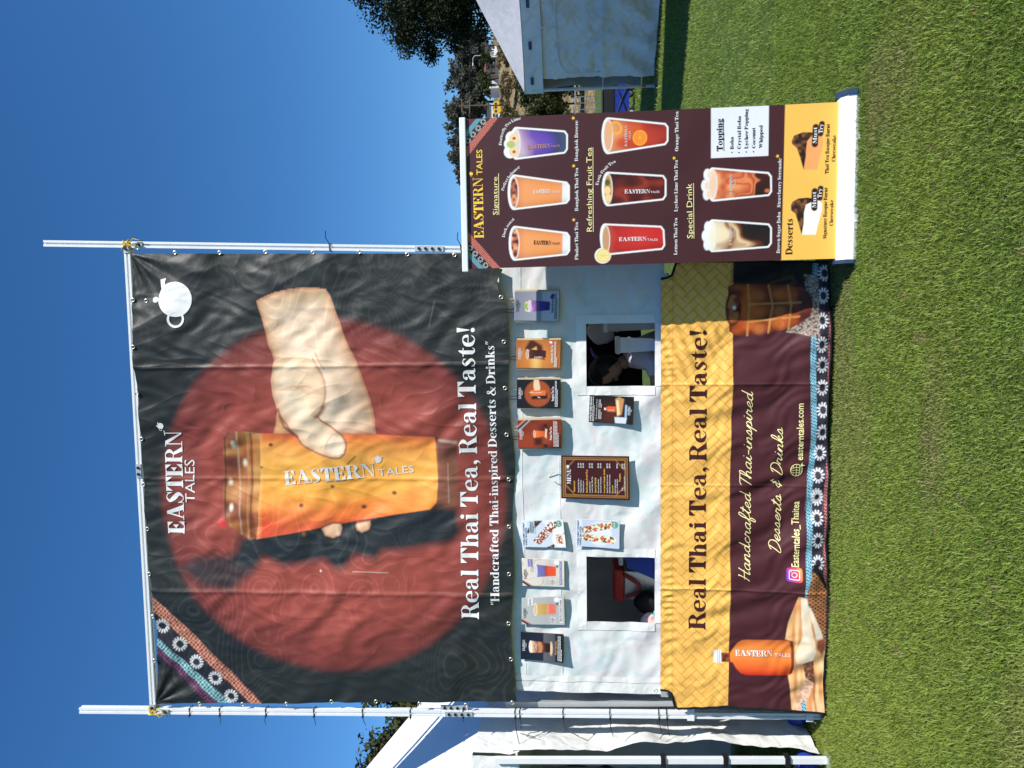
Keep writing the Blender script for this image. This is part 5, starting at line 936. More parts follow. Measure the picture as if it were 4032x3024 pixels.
# ------------------------------------------------------------------ canopies
def tri_panel(a, b, c, sag, n=9):
    a, b, c = (np.array(p, float) for p in (a, b, c)); V = []; idx = {}; F = []
    nrm = np.cross(b-a, c-a); nrm /= np.linalg.norm(nrm); nrm = nrm if nrm[2] > 0 else -nrm
    for i in range(n+1):
        for j in range(n+1-i):
            u, v = i/n, j/n; w = 1-u-v; idx[i,j] = len(V); V.append(a*w+b*u+c*v-nrm*sag*(u*v*w*27*.6+2.2*w*u*.5))
    for i in range(n):
        for j in range(n-i):
            F.append((idx[i,j], idx[i+1,j], idx[i,j+1]))
            if i+j < n-1: F.append((idx[i+1,j], idx[i+1,j+1], idx[i,j+1]))
    return V, F
def cloth_wall(name, p, q, z0, z1, mat, root, seed, amp=.03, wl=.7, nx=60, nz=50, front=None, lean=0.):
    """hanging cloth from p to q; front(z) trims the start edge (fraction of the run)"""
    p, q = np.array(p, float), np.array(q, float); L = np.linalg.norm(q-p); d = (q-p)/L; nn = np.array([-d[1], d[0]])
    s, t = np.meshgrid(np.linspace(0, 1, nx), np.linspace(0, 1, nz)); z = z1+(z0-z1)*t
    if front is not None: f = np.interp(z, front[0], front[1]); s = f/L+(1-f/L)*s
    h = waves(s*L, z, seed, wl, amp)+waves(s*L, z, seed+1, wl*.3, amp*.22)+lean*(z1-z); h = h*np.clip((z1-z)*3, .15, 1)
    P = p[None,None]+d*(s*L)[...,None]+nn*h[...,None]
    return mk(name, np.stack([P[...,0].ravel(), P[...,1].ravel(), z.ravel()], 1), grid(nx, nz), mat, root, True)
def canopy(root, cs, ze, zp, val, roofm, valm, legm, legs=True, sag=.10, r=.022):
    m = np.mean(np.array(cs), 0); pk = (m[0], m[1], zp)
    for k in range(4):
        a, b = cs[k], cs[(k+1)%4]; V, F = tri_panel((*a,ze), (*b,ze), pk, sag); mk('roof_panel', V, F, roofm, root, True)
        nx, nz = 40, 6; s, t = np.meshgrid(np.linspace(0, 1, nx), np.linspace(0, 1, nz)); d = np.array(b)-np.array(a); L = np.linalg.norm(d); nn = np.array([d[1], -d[0]])/L
        o = .014+waves(s*L, t, 60+k, .5, .010)*t; zz = ze-val*t-.02*np.sin(s*PI)*(1-t*.3)
        mk('valance', np.stack([a[0]+d[0]*s.ravel()+nn[0]*o.ravel(), a[1]+d[1]*s.ravel()+nn[1]*o.ravel(), zz.ravel()], 1), grid(nx, nz), valm, root, True)
        if val > .32:
            h = MB(); h.tube([(a[0]+d[0]*q+nn[0]*(.022), a[1]+d[1]*q+nn[1]*(.022), ze-val+.004-.014*math.sin(q*PI)) for q in np.linspace(0, 1, 12)], .012, 6); h.build('valance_hem', valm, root, True); h = MB(); h.tube([(a[0]+d[0]*q+nn[0]*.012, a[1]+d[1]*q+nn[1]*.012, ze-.02*math.sin(q*PI)) for q in np.linspace(0, 1, 12)], .012, 6); h.build('eave_seam', roofm, root, True)
        if legs:
            inn = (m-np.array(cs[k])); inn = inn/np.linalg.norm(inn)*.05; x, y = cs[k][0]+inn[0], cs[k][1]+inn[1]
            MB().box((x-r,y-r,0), (x+r,y+r,ze-.03), .004).build('leg', legm, root); MB().box((x-r*1.7,y-r*1.7,0), (x+r*1.7,y+r*1.7,.012)).build('foot_plate', legm, root)

# the tea stall's own canopy, hidden behind banner and wall
bt = thing('stall_canopy', (-.7, 1.6, 0), 'white canopy tent of the tea stall behind the black banner and mesh wall', 'canopy tent')
CS = [(-2.04,.14),(.60,.14),(.60,3.0),(-2.04,3.0)]
M['stall_roof'] = pmat('stall_roof', (.7,.7,.7), .6, .3, bump=(10,.3,.02), trans=.1)
canopy(bt, CS, 2.02, 3.0, .2, M['stall_roof'], M['canvas'], M['alu_dull'])
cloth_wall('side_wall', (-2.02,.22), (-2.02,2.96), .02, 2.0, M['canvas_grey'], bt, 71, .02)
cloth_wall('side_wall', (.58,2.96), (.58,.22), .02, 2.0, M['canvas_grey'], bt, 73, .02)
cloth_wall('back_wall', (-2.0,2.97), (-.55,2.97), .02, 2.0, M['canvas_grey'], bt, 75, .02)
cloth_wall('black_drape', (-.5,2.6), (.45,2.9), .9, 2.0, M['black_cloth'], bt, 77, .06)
MB().tube([(-2.0,2.9,.95), (-.9,2.93,1.75)], .008, 6).build('guy_line', M['string'], bt)
MB().bar((-2.12,.10,.02), (-2.19,.10,2.0), .035, .035).build('side_rail', M['alu_dull'], bt)

# things seen through the serving windows
pr = thing('person', (.14, .88, 0), 'person in a white shirt with dark hair, head bowed, behind the right serving window', 'person')
def skin_mesh(name, pts, edges, radii, mat, root, sub=2):
    org = world_loc(root); me = bpy.data.meshes.new(name); me.from_pydata([tuple(Vector(p)-org) for p in pts], edges, []); me.materials.append(mat)
    o = bpy.data.objects.new(name, me); COL.objects.link(o); o.parent = root
    md = o.modifiers.new('skin', 'SKIN'); md.use_smooth_shade = True
    for i, r in enumerate(radii):
        sv = me.skin_vertices[0].data[i]; sv.radius = r if isinstance(r, tuple) else (r, r); sv.use_root = i == 0
    s = o.modifiers.new('sub', 'SUBSURF'); s.levels = sub; s.render_levels = sub; return o
J = [(.16,.90,.52),(.15,.90,.72),(.10,.89,.92),(.06,.88,1.08),(.02,.87,1.16),(-.01,.86,1.22),
     (.07,.70,1.10),(.02,.60,.98),(-.14,.52,.99),(.07,1.06,1.10),(.02,1.16,.92),(-.14,1.08,.84),
     (.12,.80,.50),(-.28,.78,.52),(-.30,.78,.10),(-.42,.78,.05),(.12,1.0,.50),(-.28,1.02,.52),(-.30,1.02,.10),(-.42,1.02,.05)]
E_ = [(0,1),(1,2),(2,3),(3,4),(4,5),(3,6),(6,7),(7,8),(3,9),(9,10),(10,11),(0,12),(12,13),(13,14),(14,15),(0,16),(16,17),(17,18),(18,19)]
R_ = [.13,.13,.14,.13,.06,.05,.065,.045,.03,.065,.045,.03,.09,.065,.05,.04,.09,.065,.05,.04]
for hx, hy, hz in ((-.14,.52,.99),(-.14,1.08,.84)):
    base = J.index((hx,hy,hz))
    J.append((hx-.05,hy,hz-.004)); R_.append(.026); pk_ = len(J)-1; E_.append((base, pk_))
    for f, ln in zip((-.03,-.012,.008,.026), (.065,.075,.07,.055)):
        J += [(hx-.05-ln*.55,hy+f,hz-.008), (hx-.05-ln,hy+f*1.1,hz-.022)]; R_ += [.009,.008]; E_ += [(pk_, len(J)-2), (len(J)-2, len(J)-1)]
    J += [(hx-.03,hy-.045,hz-.004), (hx-.06,hy-.055,hz-.015)]; R_ += [.010,.009]; E_ += [(pk_, len(J)-2), (len(J)-2, len(J)-1)]
skin_mesh('body', J, E_, R_, M['skin'], pr, 1)
skin_mesh('shirt', [J[0],J[1],J[2],J[3],(.05,.88,1.13),J[6],(.00,.585,.98),J[9],(.0,1.14,.91),(-.09,.545,.99),(-.09,1.11,.865)], [(0,1),(1,2),(2,3),(3,4),(3,5),(5,6),(3,7),(7,8),(6,9),(8,10)], [.155,.155,.165,.15,.085,.085,.065,.085,.065,.05,.05], M['shirt'], pr, 2)
bm = bmesh.new(); bmesh.ops.create_uvsphere(bm, u_segments=28, v_segments=18, radius=1)
for v in bm.verts:
    x, y, z = v.co; q = Vector((x*.092, y*.075, z*.112))
    if x < -.3: q.x += .012*(1-abs(z))                       # flatter face towards -x
    d = math.hypot(y/.22, (z+.12)/.30)
    if x < 0 and d < 1: q.x -= .030*(1-d)                    # nose
    for sy in (-1,1):
        d = math.hypot((y-sy*.36)/.2, (z-.06)/.14)
        if x < 0 and d < 1: q.x += .012*(1-d)                # eye sockets
    d = math.hypot(y/.35, (z+.52)/.10)
    if x < 0 and d < 1: q.x -= .008*(1-d)                    # lips
    if z < -.5: q.x -= .01; q.y *= .85
    v.co = q
bm.verts.index_update(); RT = Matrix.Rotation(math.radians(-38), 3, 'Y'); hc = Vector((-.05,.85,1.30))
hv = [RT @ v.co+hc for v in bm.verts]; hf = [[v.index for v in f.verts] for f in bm.faces]; bm.free()
mk('head', [p[:] for p in hv], hf, M['skin'], pr, True)
for sy in (-1,1):
    c = RT @ Vector((-.078, sy*.027, .006))+hc; MB().lathe([(0,-.008),(.006,-.005),(.009,0),(.006,.005),(0,.008)], c, 10).build('eye', M['hair'], pr, True)
for sy in (-1,1):
    V, F = torus((0,0,0), .018, .008, 10, 6, 'y'); c = RT @ Vector((.01, sy*.078, -.01))+hc; mk('ear', [(Vector(p)+c)[:] for p in V], F, M['skin'], pr, True)
bm = bmesh.new(); bmesh.ops.create_uvsphere(bm, u_segments=26, v_segments=16, radius=1)
kill = []
for v in bm.verts:
    x, y, z = v.co
    if x < -.45 and z < .42: kill.append(v)
    elif x < .0 and z < -.25: kill.append(v)
    v.co = Vector((x*.108+.012, y*.094, z*.124+.012))*(1+.03*math.sin(9*y+7*z))
bmesh.ops.delete(bm, geom=kill, context='VERTS'); bm.verts.index_update()
mk('hair', [(RT @ v.co+hc)[:] for v in bm.verts], [[v.index for v in f.verts] for f in bm.faces], M['hair'], pr, True); bm.free()
st = thing('stool', (.16, .9, 0), 'black folding stool under the seated person in the stall', 'stool'); MB().box((-.04,.74,.40),(.32,1.06,.43), .01).build('seat', M['black_plastic'], st)
for a, b_ in ((-.01,.77),(.29,.77),(-.01,1.03),(.29,1.03)): MB().tube([(a,b_,0),(a,b_,.40)], .012, 8).build('leg', M['alu_dull'], st)
def tub(x0, x1, y0, y1, z0, z1, label, mat, lidm):
    t = thing('storage_tub', ((x0+x1)/2,(y0+y1)/2,z0), label, 'tub'); i = .012
    MB().add([(x0+i,y0+i,z0),(x1-i,y0+i,z0),(x1-i,y1-i,z0),(x0+i,y1-i,z0),(x0,y0,z1),(x1,y0,z1),(x1,y1,z1),(x0,y1,z1)], [(3,2,1,0),(4,5,6,7),(0,1,5,4),(1,2,6,5),(2,3,7,6),(3,0,4,7)]).build('body', mat, t)
    MB().box((x0-.008,y0-.008,z1+.001),(x1+.008,y1+.008,z1+.03), .006).build('lid', lidm, t); MB().box((x0-.004,y0-.004,z1-.07),(x1+.004,y1+.004,z1-.055)).build('rim', mat, t)
M['clear'] = pmat('milky_plastic', (.52,.50,.48), .35)
tub(.10,.20,.42,.55,.972,1.225, 'tall white storage tub standing on the counter inside the right window', M['white_plastic'], M['clear'])
tub(.24,.42,.60,.80,.90,1.30, 'milky plastic tub at the right edge inside the right window', M['clear'], M['white_plastic'])
def bag(c, r, h, mat, label, cat='bag', seed=1, name='bag'):
    n, m = 20, 12; rr_ = np.random.RandomState(seed); V = []; F = []
    for i in range(m+1):
        t = i/m; q = r*(math.sin(PI*min(1, t*.86+.12))**.55)
        for k in range(n):
            a = 2*PI*k/n; w = 1+.14*math.sin(3*a+seed)+.10*math.sin(7*a+t*9+seed); V.append((c[0]+q*w*math.cos(a), c[1]+q*w*.8*math.sin(a), c[2]+h*t))
    for i in range(m):
        for k in range(n): F.append((i*n+k, i*n+(k+1)%n, (i+1)*n+(k+1)%n, (i+1)*n+k))
    F += [tuple(range(n-1,-1,-1)), tuple(m*n+k for k in range(n))]
    return tag(mk(name, V, F, mat, None, True, None, c), label, cat)
bag((.24,1.05,1.24), .10, .20, M['shirt'], 'crumpled white plastic bag hanging high inside the right window', seed=3)
tag(MB().tube([(.02,1.3,1.36),(.05,1.3,1.39),(.10,1.3,1.41)], [.018,.012,.006], 7).build('glove', pmat('violet_rubber', (.30,.16,.75), .5), None, True, (.02,1.3,1.36)), 'violet rubber glove tip against the black drape', 'glove')
cl = thing('red_cooler', (-1.5, .62, .972), 'red lidded steel cooler box inside the left serving window', 'cooler')
MB().box((-1.62,.50,.975),(-1.42,.74,1.20), .008).build('body', M['steel'], cl); MB().box((-1.635,.485,1.20),(-1.405,.755,1.275), .02).build('lid', M['red'], cl); MB().tube([(-1.60,.48,1.19),(-1.56,.46,1.10),(-1.50,.46,1.10),(-1.44,.48,1.20)], .012, 8).build('handle', M['red'], cl)
c2 = thing('blue_cooler', (-1.30, .42, .972), 'blue cooler box with a grey top at the right of the left serving window', 'cooler')
MB().add([(-1.43,.33,.975),(-1.16,.33,.975),(-1.16,.56,.975),(-1.43,.56,.975),(-1.34,.34,1.19),(-1.16,.34,1.22),(-1.16,.56,1.22),(-1.34,.56,1.19)], [(3,2,1,0),(4,5,6,7),(0,1,5,4),(1,2,6,5),(2,3,7,6),(3,0,4,7)]).build('body', M['blue'], c2); MB().box((-1.33,.35,1.215),(-1.17,.55,1.245), .006).build('lid', M['clear'], c2)
bag((-1.60,.40,.972), .07, .17, M['black_cloth'], 'slumped black cloth bag in the lower middle of the left serving window', seed=5)
bag((-1.72,.36,.972), .055, .13, pmat('printed_wrapper', (.6,.45,.45), .4, var=(30,.5)), 'pink and white snack bag in the lower left corner of the left serving window', seed=8)
bag((-1.63,.28,.972), .03, .05, pmat('teal_wrapper', (.05,.38,.36), .4), 'small teal wrapper on the counter in the left serving window', 'wrapper', seed=9, name='wrapper')
tag(MB().box((-1.45,1.4,0),(-.95,1.9,1.52), .01).build('carton', M['wood'], None, False, (-1.2,1.65,0)), 'tall dark brown carton in the gloom behind the red lidded cooler', 'carton')  # stack of cardboard boxes drawn as a single block

# neighbouring tent on the left
lt = thing('neighbour_tent', (-3.9, 1.3, 0), 'white canopy tent tight against the left side of the tea stall, its wall sunlit', 'canopy tent', 'canopy tents on the field')
canopy(lt, [(-5.4,-.10),(-2.43,-.10),(-2.43,2.72),(-5.4,2.72)], 2.20, 3.72, .30, M['roof'], M['canvas'], M['alu_dull'], legs=False, sag=.05)
cloth_wall('wall', (-2.40,-.09), (-2.40,2.7), .03, 1.96, M['canvas'], lt, 81, .028, .6, 120, 70, ([0,.15,.5,.9,1.35,1.7,2.0],[.02,.11,.12,.17,.06,.01,.0]))
cloth_wall('back_wall', (-2.45,2.68), (-5.35,2.68), .03, 2.0, M['canvas_grey'], lt, 83, .03); cloth_wall('far_wall', (-5.35,2.68), (-5.35,-.05), .03, 2.0, M['canvas_grey'], lt, 85, .03)
MB().bar((-2.375,-.125,.0), (-2.448,-.125,2.05), .034, .034).build('leg', M['alu'], lt); MB().box((-2.43,-.17,0),(-2.33,-.08,.012)).build('foot_plate', M['alu_dull'], lt)
for z in (.25,.62,1.0): MB().box((-2.375-.038*z-.030,-.155,z-.014),(-2.375-.038*z+.030,-.095,z+.014)).build('strap', M['black_cloth'], lt)
cloth_wall('black_curtain', (-2.47,-.13), (-3.2,-.13), .03, 1.75, M['black_cloth'], lt, 87, .03, .25, 60, 40)
for (a, b_, c, d) in ((.03,1.86,.09,1.78),(.06,1.90,.02,1.80),(.12,1.60,.05,1.52),(.05,1.0,.12,.93)): MB().tube([(-2.372,a,b_),(-2.366,(a+c)/2,b_-.02),(-2.372,c,d)], .0025, 5).build('tie_cord', M['string'], lt)
def sandbag(c, s, label, rot):
    t = thing('sandbag', (c[0], c[1], 0), label, 'sandbag', 'blue sandbags weighing down the tents'); n, m = 18, 10; V = []; F = []
    for i in range(m+1):
        u = PI*i/m
        for k in range(n):
            a = 2*PI*k/n; x = s*math.cos(u); q = math.sin(u)**.6; y = .11*q*math.cos(a); z = .075+.075*q*math.sin(a); V.append((c[0]+x*math.cos(rot)-y*math.sin(rot), c[1]+x*math.sin(rot)+y*math.cos(rot), max(z, .004)))
    for i in range(m):
        for k in range(n): F.append((i*n+k, i*n+(k+1)%n, (i+1)*n+(k+1)%n, (i+1)*n+k))
    mk('sack', V, F, M['blue'], t, True); MB().tube([(c[0]-.05,c[1],.14),(c[0],c[1],.19),(c[0]+.05,c[1],.14)], .008, 6).build('handle', M['black_cloth'], t)
sandbag((-2.27,.34), .13, 'blue sandbag just behind the foot of the left aluminium post', .5); sandbag((-2.55,.02), .14, 'blue sandbag half hidden at the foot of the left neighbour tent leg', 1.2)

# tents on the right
C0 = np.array([4.724,10.797]); wd = np.array([.65,-.76]); inn = np.array([.76,.65]); CR = [tuple(C0), tuple(C0+3.0*wd), tuple(C0+3.0*wd+3.0*inn), tuple(C0+3.0*inn)]
rt_ = thing('blue_grey_tent', (6.84, 10.6, 0), 'pale canopy tent with a closed zip-door wall in shade on the far right', 'canopy tent', 'canopy tents on the field')
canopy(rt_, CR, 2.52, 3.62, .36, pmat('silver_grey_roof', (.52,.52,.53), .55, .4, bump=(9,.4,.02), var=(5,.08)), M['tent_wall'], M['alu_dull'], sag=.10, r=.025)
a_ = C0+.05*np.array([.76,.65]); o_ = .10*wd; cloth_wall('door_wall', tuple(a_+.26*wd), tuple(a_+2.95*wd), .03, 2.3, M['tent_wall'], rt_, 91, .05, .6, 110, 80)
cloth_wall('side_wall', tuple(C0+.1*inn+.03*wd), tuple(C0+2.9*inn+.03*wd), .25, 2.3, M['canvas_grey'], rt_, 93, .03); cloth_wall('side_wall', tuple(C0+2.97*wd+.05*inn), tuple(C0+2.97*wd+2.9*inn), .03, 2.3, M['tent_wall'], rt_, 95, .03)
def on_wall(s, z, out=.06): q = a_+s*wd-out*np.array([.76,.65]); return (q[0], q[1], z)
MB().tube([on_wall(.42,1.05),on_wall(.40,1.3),on_wall(.38,1.55),on_wall(.44,1.72),on_wall(.6,1.82),on_wall(1.0,1.87),on_wall(1.6,1.88),on_wall(2.3,1.86)], .013, 6).build('door_zip', M['roof'], rt_, True)
MB().tube([on_wall(1.35,1.88),on_wall(1.33,2.05),on_wall(1.36,2.2)], .010, 6).build('door_tie', M['roof'], rt_, True)
for s, z in ((.30,1.0),(1.2,1.02),(2.0,1.0)): MB().tube([on_wall(s-.3,z,.05),on_wall(s+.7,z,.05)], .008, 5).build('seam', M['tent_wall'], rt_)
for s in (.22,.95,1.75,2.4):
    q = [on_wall(s,2.39,.105), on_wall(s+.16,2.39,.105), on_wall(s+.16,2.33,.107), on_wall(s,2.33,.107)]; MB().add(q, [(0,1,2,3)]).build('vent_patch', M['tent_dark'], rt_)
cb = C0+.06*wd; MB().tube([(cb[0],cb[1],.0),(cb[0],cb[1],2.4)], .024, 8).build('corner_pole', M['alu_dull'], rt_); MB().box((cb[0]-.03,cb[1]-.05,.18),(cb[0]+.03,cb[1]-.03,.24)).build('orange_clip', pmat('orange_plastic', (.7,.12,.02), .5), rt_)
t3 = thing('unseen_shade_tent', (7.0, 6.3, 0), 'white canopy tent just outside the right edge, shading the lawn before the blue-grey tent', 'canopy tent', 'canopy tents on the field')  # unseen tent, added so its shadow falls across the lawn
D0 = np.array([4.98,5.45]); e1 = np.array([.917,-.40]); e2 = np.array([.22,.975]); D = [tuple(D0), tuple(D0+3.2*e1), tuple(D0+3.2*e1+2.7*e2), tuple(D0+2.7*e2)]
canopy(t3, D, 2.2, 3.3, .3, M['roof'], M['canvas'], M['alu_dull'], sag=.08)
cloth_wall('wall', D[1], D[2], .03, 2.0, M['canvas'], t3, 97, .03); cloth_wall('wall', D[0], D[1], .03, 2.0, M['canvas'], t3, 99, .03); cloth_wall('wall', D[3], D[0], .03, 2.0, M['canvas'], t3, 101, .03)

# things behind the roll-up banner
wg = thing('folding_wagon', (5.9, 16, 0), 'dark blue folding wagon on the shaded lawn behind the roll-up banner', 'wagon')
b = MB(); b.add([(5.45,15.8,.16),(6.3,15.8,.16),(6.3,16.35,.16),(5.45,16.35,.16),(5.40,15.75,.54),(6.35,15.75,.54),(6.35,16.4,.54),(5.40,16.4,.54)], [(3,2,1,0),(0,1,5,4),(1,2,6,5),(2,3,7,6),(3,0,4,7)]); b.build('fabric_tub', M['blue'], wg)
b = MB(); b.tube([(5.42,15.76,.18),(6.33,15.76,.52)], .012, 6); b.tube([(6.33,15.76,.18),(5.42,15.76,.52)], .012, 6); b.tube([(5.40,15.75,.55),(6.35,15.75,.55)], .014, 6); b.build('frame', M['black_plastic'], wg)
for x, y in ((5.55,15.74),(6.2,15.74),(5.55,16.4),(6.2,16.4)):
    V, F = torus((x,y,.11), .085, .025, 16, 8); w_ = mk('wheel', V, F, M['black_plastic'], wg, True); MB().tube([(x,y-.012,.11),(x,y+.012,.11)], .055, 10).build('hub', M['alu_dull'], w_)
bx = thing('black_crate', (5.9, 16.05, .55), 'black storage crate loaded on top of the blue folding wagon', 'crate'); MB().box((5.55,15.82,.56),(6.28,16.3,.83), .015).build('body', M['black_plastic'], bx); MB().box((5.53,15.80,.832),(6.30,16.32,.86), .01).build('lid', M['black_plastic'], bx)
def barricade(x0, x1, y, label):
    t = thing('crowd_barrier', ((x0+x1)/2, y, 0), label, 'barrier', 'steel crowd barriers on the lawn'); b = MB(); r = .06; h = 1.55
    b.tube([(x0,y,.22),(x0,y,h-.12),(x0+.04,y,h-.03),(x0+.14,y,h),(x1-.14,y,h),(x1-.04,y,h-.03),(x1,y,h-.12),(x1,y,.22),(x0,y,.22)], .022, 8); b.build('frame', M['steel'], t, True)
    n = 11
    for k in range(1, n): xx = x0+(x1-x0)*k/n; MB().tube([(xx,y,.22),(xx,y,h)], .012, 6).build('bar', M['steel'], t)
    for xx in (x0+.25,x1-.25): MB().tube([(xx,y-.3,.0),(xx,y-.05,.22),(xx,y+.05,.22),(xx,y+.3,.0)], .018, 6).build('foot', M['steel'], t)
barricade(5.75, 7.75, 18.2, 'tall steel crowd barrier behind the blue folding wagon'); barricade(7.9, 9.9, 18.6, 'steel crowd barrier mostly hidden behind the blue-grey tent')

# ------------------------------------------------------------------ ground, lawn, hillside
def land_mat(name, stops, scale, bump):
    m = bpy.data.materials.new(name); m.use_nodes = True; nt = m.node_tree; b = nt.nodes['Principled BSDF']; N = nt.nodes.new; L = nt.links.new; b.inputs['Roughness'].default_value = .9; b.inputs['Specular IOR Level'].default_value = .15
    tc = N('ShaderNodeTexCoord'); n1 = N('ShaderNodeTexNoise'); n1.inputs['Scale'].default_value = scale; n1.inputs['Detail'].default_value = 8; n1.inputs['Roughness'].default_value = .7; L(tc.outputs['Object'], n1.inputs['Vector'])
    cr = N('ShaderNodeValToRGB'); el = cr.color_ramp.elements; el[0].position, el[0].color = stops[0][0], (*stops[0][1],1); el[1].position, el[1].color = stops[-1][0], (*stops[-1][1],1)
    for p, c in stops[1:-1]: e = el.new(p); e.color = (*c,1)
    L(n1.outputs[0], cr.inputs[0]); L(cr.outputs[0], b.inputs['Base Color'])
    bp = N('ShaderNodeBump'); bp.inputs['Strength'].default_value = bump[0]; bp.inputs['Distance'].default_value = bump[1]; n2 = N('ShaderNodeTexNoise'); n2.inputs['Scale'].default_value = bump[2]; n2.inputs['Detail'].default_value = 4; L(tc.outputs['Object'], n2.inputs['Vector']); L(n2.outputs[0], bp.inputs['Height']); L(bp.outputs[0], b.inputs['Normal']); return m
M['turf'] = land_mat('turf', [(.35,(.05,.085,.018)),(.5,(.085,.13,.028)),(.65,(.13,.17,.045))], 6, (.8,.04,60))
M['dry'] = land_mat('dry_slope', [(.35,(.10,.08,.04)),(.5,(.24,.18,.09)),(.62,(.32,.25,.14)),(.75,(.12,.12,.05))], .35, (1,.8,1.2))
M['asphalt'] = land_mat('asphalt', [(.4,(.04,.04,.042)),(.6,(.06,.06,.06))], 2, (.3,.02,30))
tag(mk('lawn', [(-600,-60,0),(600,-60,0),(600,62,0),(-600,62,0)], [(0,1,2,3)], M['turf']), kind='structure')
def hill_z(y): return np.interp(y, [60,95,150,185,202,225,330,900], [-.3,3.0,13,19.6,19.8,24,36,40])
nx, nz = 160, 90; gx, gy = np.meshgrid(np.linspace(-420, 420, nx), 60+840*np.linspace(0, 1, nz)**1.9); gz = hill_z(gy)+(vnoise(gx, gy, .045, 5)-.5)*3.2*np.clip((gy-62)/40, 0, 1)*np.where((gy > 184) & (gy < 203), .05, 1)+(vnoise(gx, gy, .15, 6)-.5)*1.2*np.clip((gy-62)/40, 0, 1)*np.where((gy > 184) & (gy < 203), .05, 1)
tag(mk('hillside', np.stack([gx.ravel(), gy.ravel(), gz.ravel()], 1), grid(nx, nz), M['dry'], None, True), kind='structure')
tag(mk('road', [(-420,187,19.86),(420,187,19.86),(420,199,19.92),(-420,199,19.92)], [(0,1,2,3)], M['asphalt']), kind='structure')
# blades of grass, thick near the stall, thinning away
def blades(n, xr, yr, seed, hgt, wid, keep=None, bend=True):
    r = np.random.RandomState(seed); x = r.uniform(*xr, n); y = r.uniform(*yr, n)
    if keep is not None: k = keep(x, y, r); x, y = x[k], y[k]; n = len(x)
    pat = vnoise(x, y, 1.3, 3); fine = vnoise(x, y, 6, 4); dry = np.clip((vnoise(x*.7, y*1.6, 1.7, 9)-.62)*3.5, 0, 1)*.55+(r.rand(n) < .05)*.8+(vnoise(x, y, 16, 12) > .90)*.8; dry = np.clip(dry, 0, 1)
    h = hgt*(.55+.7*r.rand(n))*(.75+.5*pat)*(1-.35*dry); a = r.rand(n)*2*PI; ln = h*(.35+.9*r.rand(n)); tw = r.rand(n)*2*PI
    dx, dy = np.cos(a), np.sin(a); px, py = np.cos(tw), np.sin(tw); w = wid*(.6+.8*r.rand(n))/2
    P = np.empty((n,5,3)); P[:,0] = np.stack([x-px*w, y-py*w, np.zeros(n)-.004], 1); P[:,1] = np.stack([x+px*w, y+py*w, np.zeros(n)-.004], 1)
    P[:,2] = np.stack([x-px*w*.8+dx*ln*.35, y-py*w*.8+dy*ln*.35, h*.62], 1); P[:,3] = np.stack([x+px*w*.8+dx*ln*.35, y+py*w*.8+dy*ln*.35, h*.62], 1); P[:,4] = np.stack([x+dx*ln, y+dy*ln, h], 1)
    base = np.array([.122,.200,.027])[None]*(.70+.40*fine[:,None]+.55*r.rand(n,1)); yl = np.array([.31,.37,.065])[None]; t = (.42*r.rand(n)**1.5+.10+.60*np.clip(vnoise(x*.6, y*1.5, .9, 17)-.35, 0, 1))[:,None]
    c = base*(1-t)+yl*t; dc = np.array([.34,.27,.13])[None]*(.7+.5*r.rand(n,1)); c = c*(1-.85*dry[:,None])+dc*.85*dry[:,None]
    col = np.repeat(c[:,None], 5, 1).reshape(-1,3); i = np.arange(n)[:,None]*5
    F = np.vstack([i+np.array([[0,1,3]]), i+np.array([[0,3,2]]), i+np.array([[2,3,4]])]) if bend else i+np.array([[0,1,4]]); return P.reshape(-1,3), F, col
M['blade'] = pmat('grass_blade', rough=.55, spec=.3, attr='Col', trans=.28)
front = lambda x, y, r: ~((y > .02) & (x > -2.1) & (x < .62)) & (np.abs(x-.35+.087*(y+4.75)) < .56*(y+4.75)+.25)
V, F, c = blades(250000, (-3.4,3.4), (-2.75,1.4), 1, .023, .0040, front); V2, F2, c2_ = blades(330000, (-3.4,3.4), (-2.75,1.4), 4, .019, .0044, front, False); F = np.vstack([F, F2+len(V)]); V = np.vstack([V, V2]); c = np.vstack([c, c2_]); tag(mk('grass', V, F, M['blade'], None, False, c), 'short mown green lawn with dry flecks in front of the tea stall', 'grass', kind='stuff')
far = lambda x, y, r: (x > .9+.10*(y-1)) & (x < .35+.56*(y+4.75))
V, F, c = blades(90000, (1.0,8.0), (1.4,9.5), 2, .034, .0085, far, False); tag(mk('grass', V, F, M['blade'], None, False, c), 'sunlit and shaded lawn running back beside the roll-up banner', 'grass', kind='stuff')
far2 = lambda x, y, r: (x > 2.6) & (x < 12)
V, F, c = blades(26000, (2.6,12), (9.5,24), 3, .06, .020, far2, False); tag(mk('grass', V, F, M['blade'], None, False, c), 'far lawn under the blue-grey tent and crowd barriers', 'grass', kind='stuff')

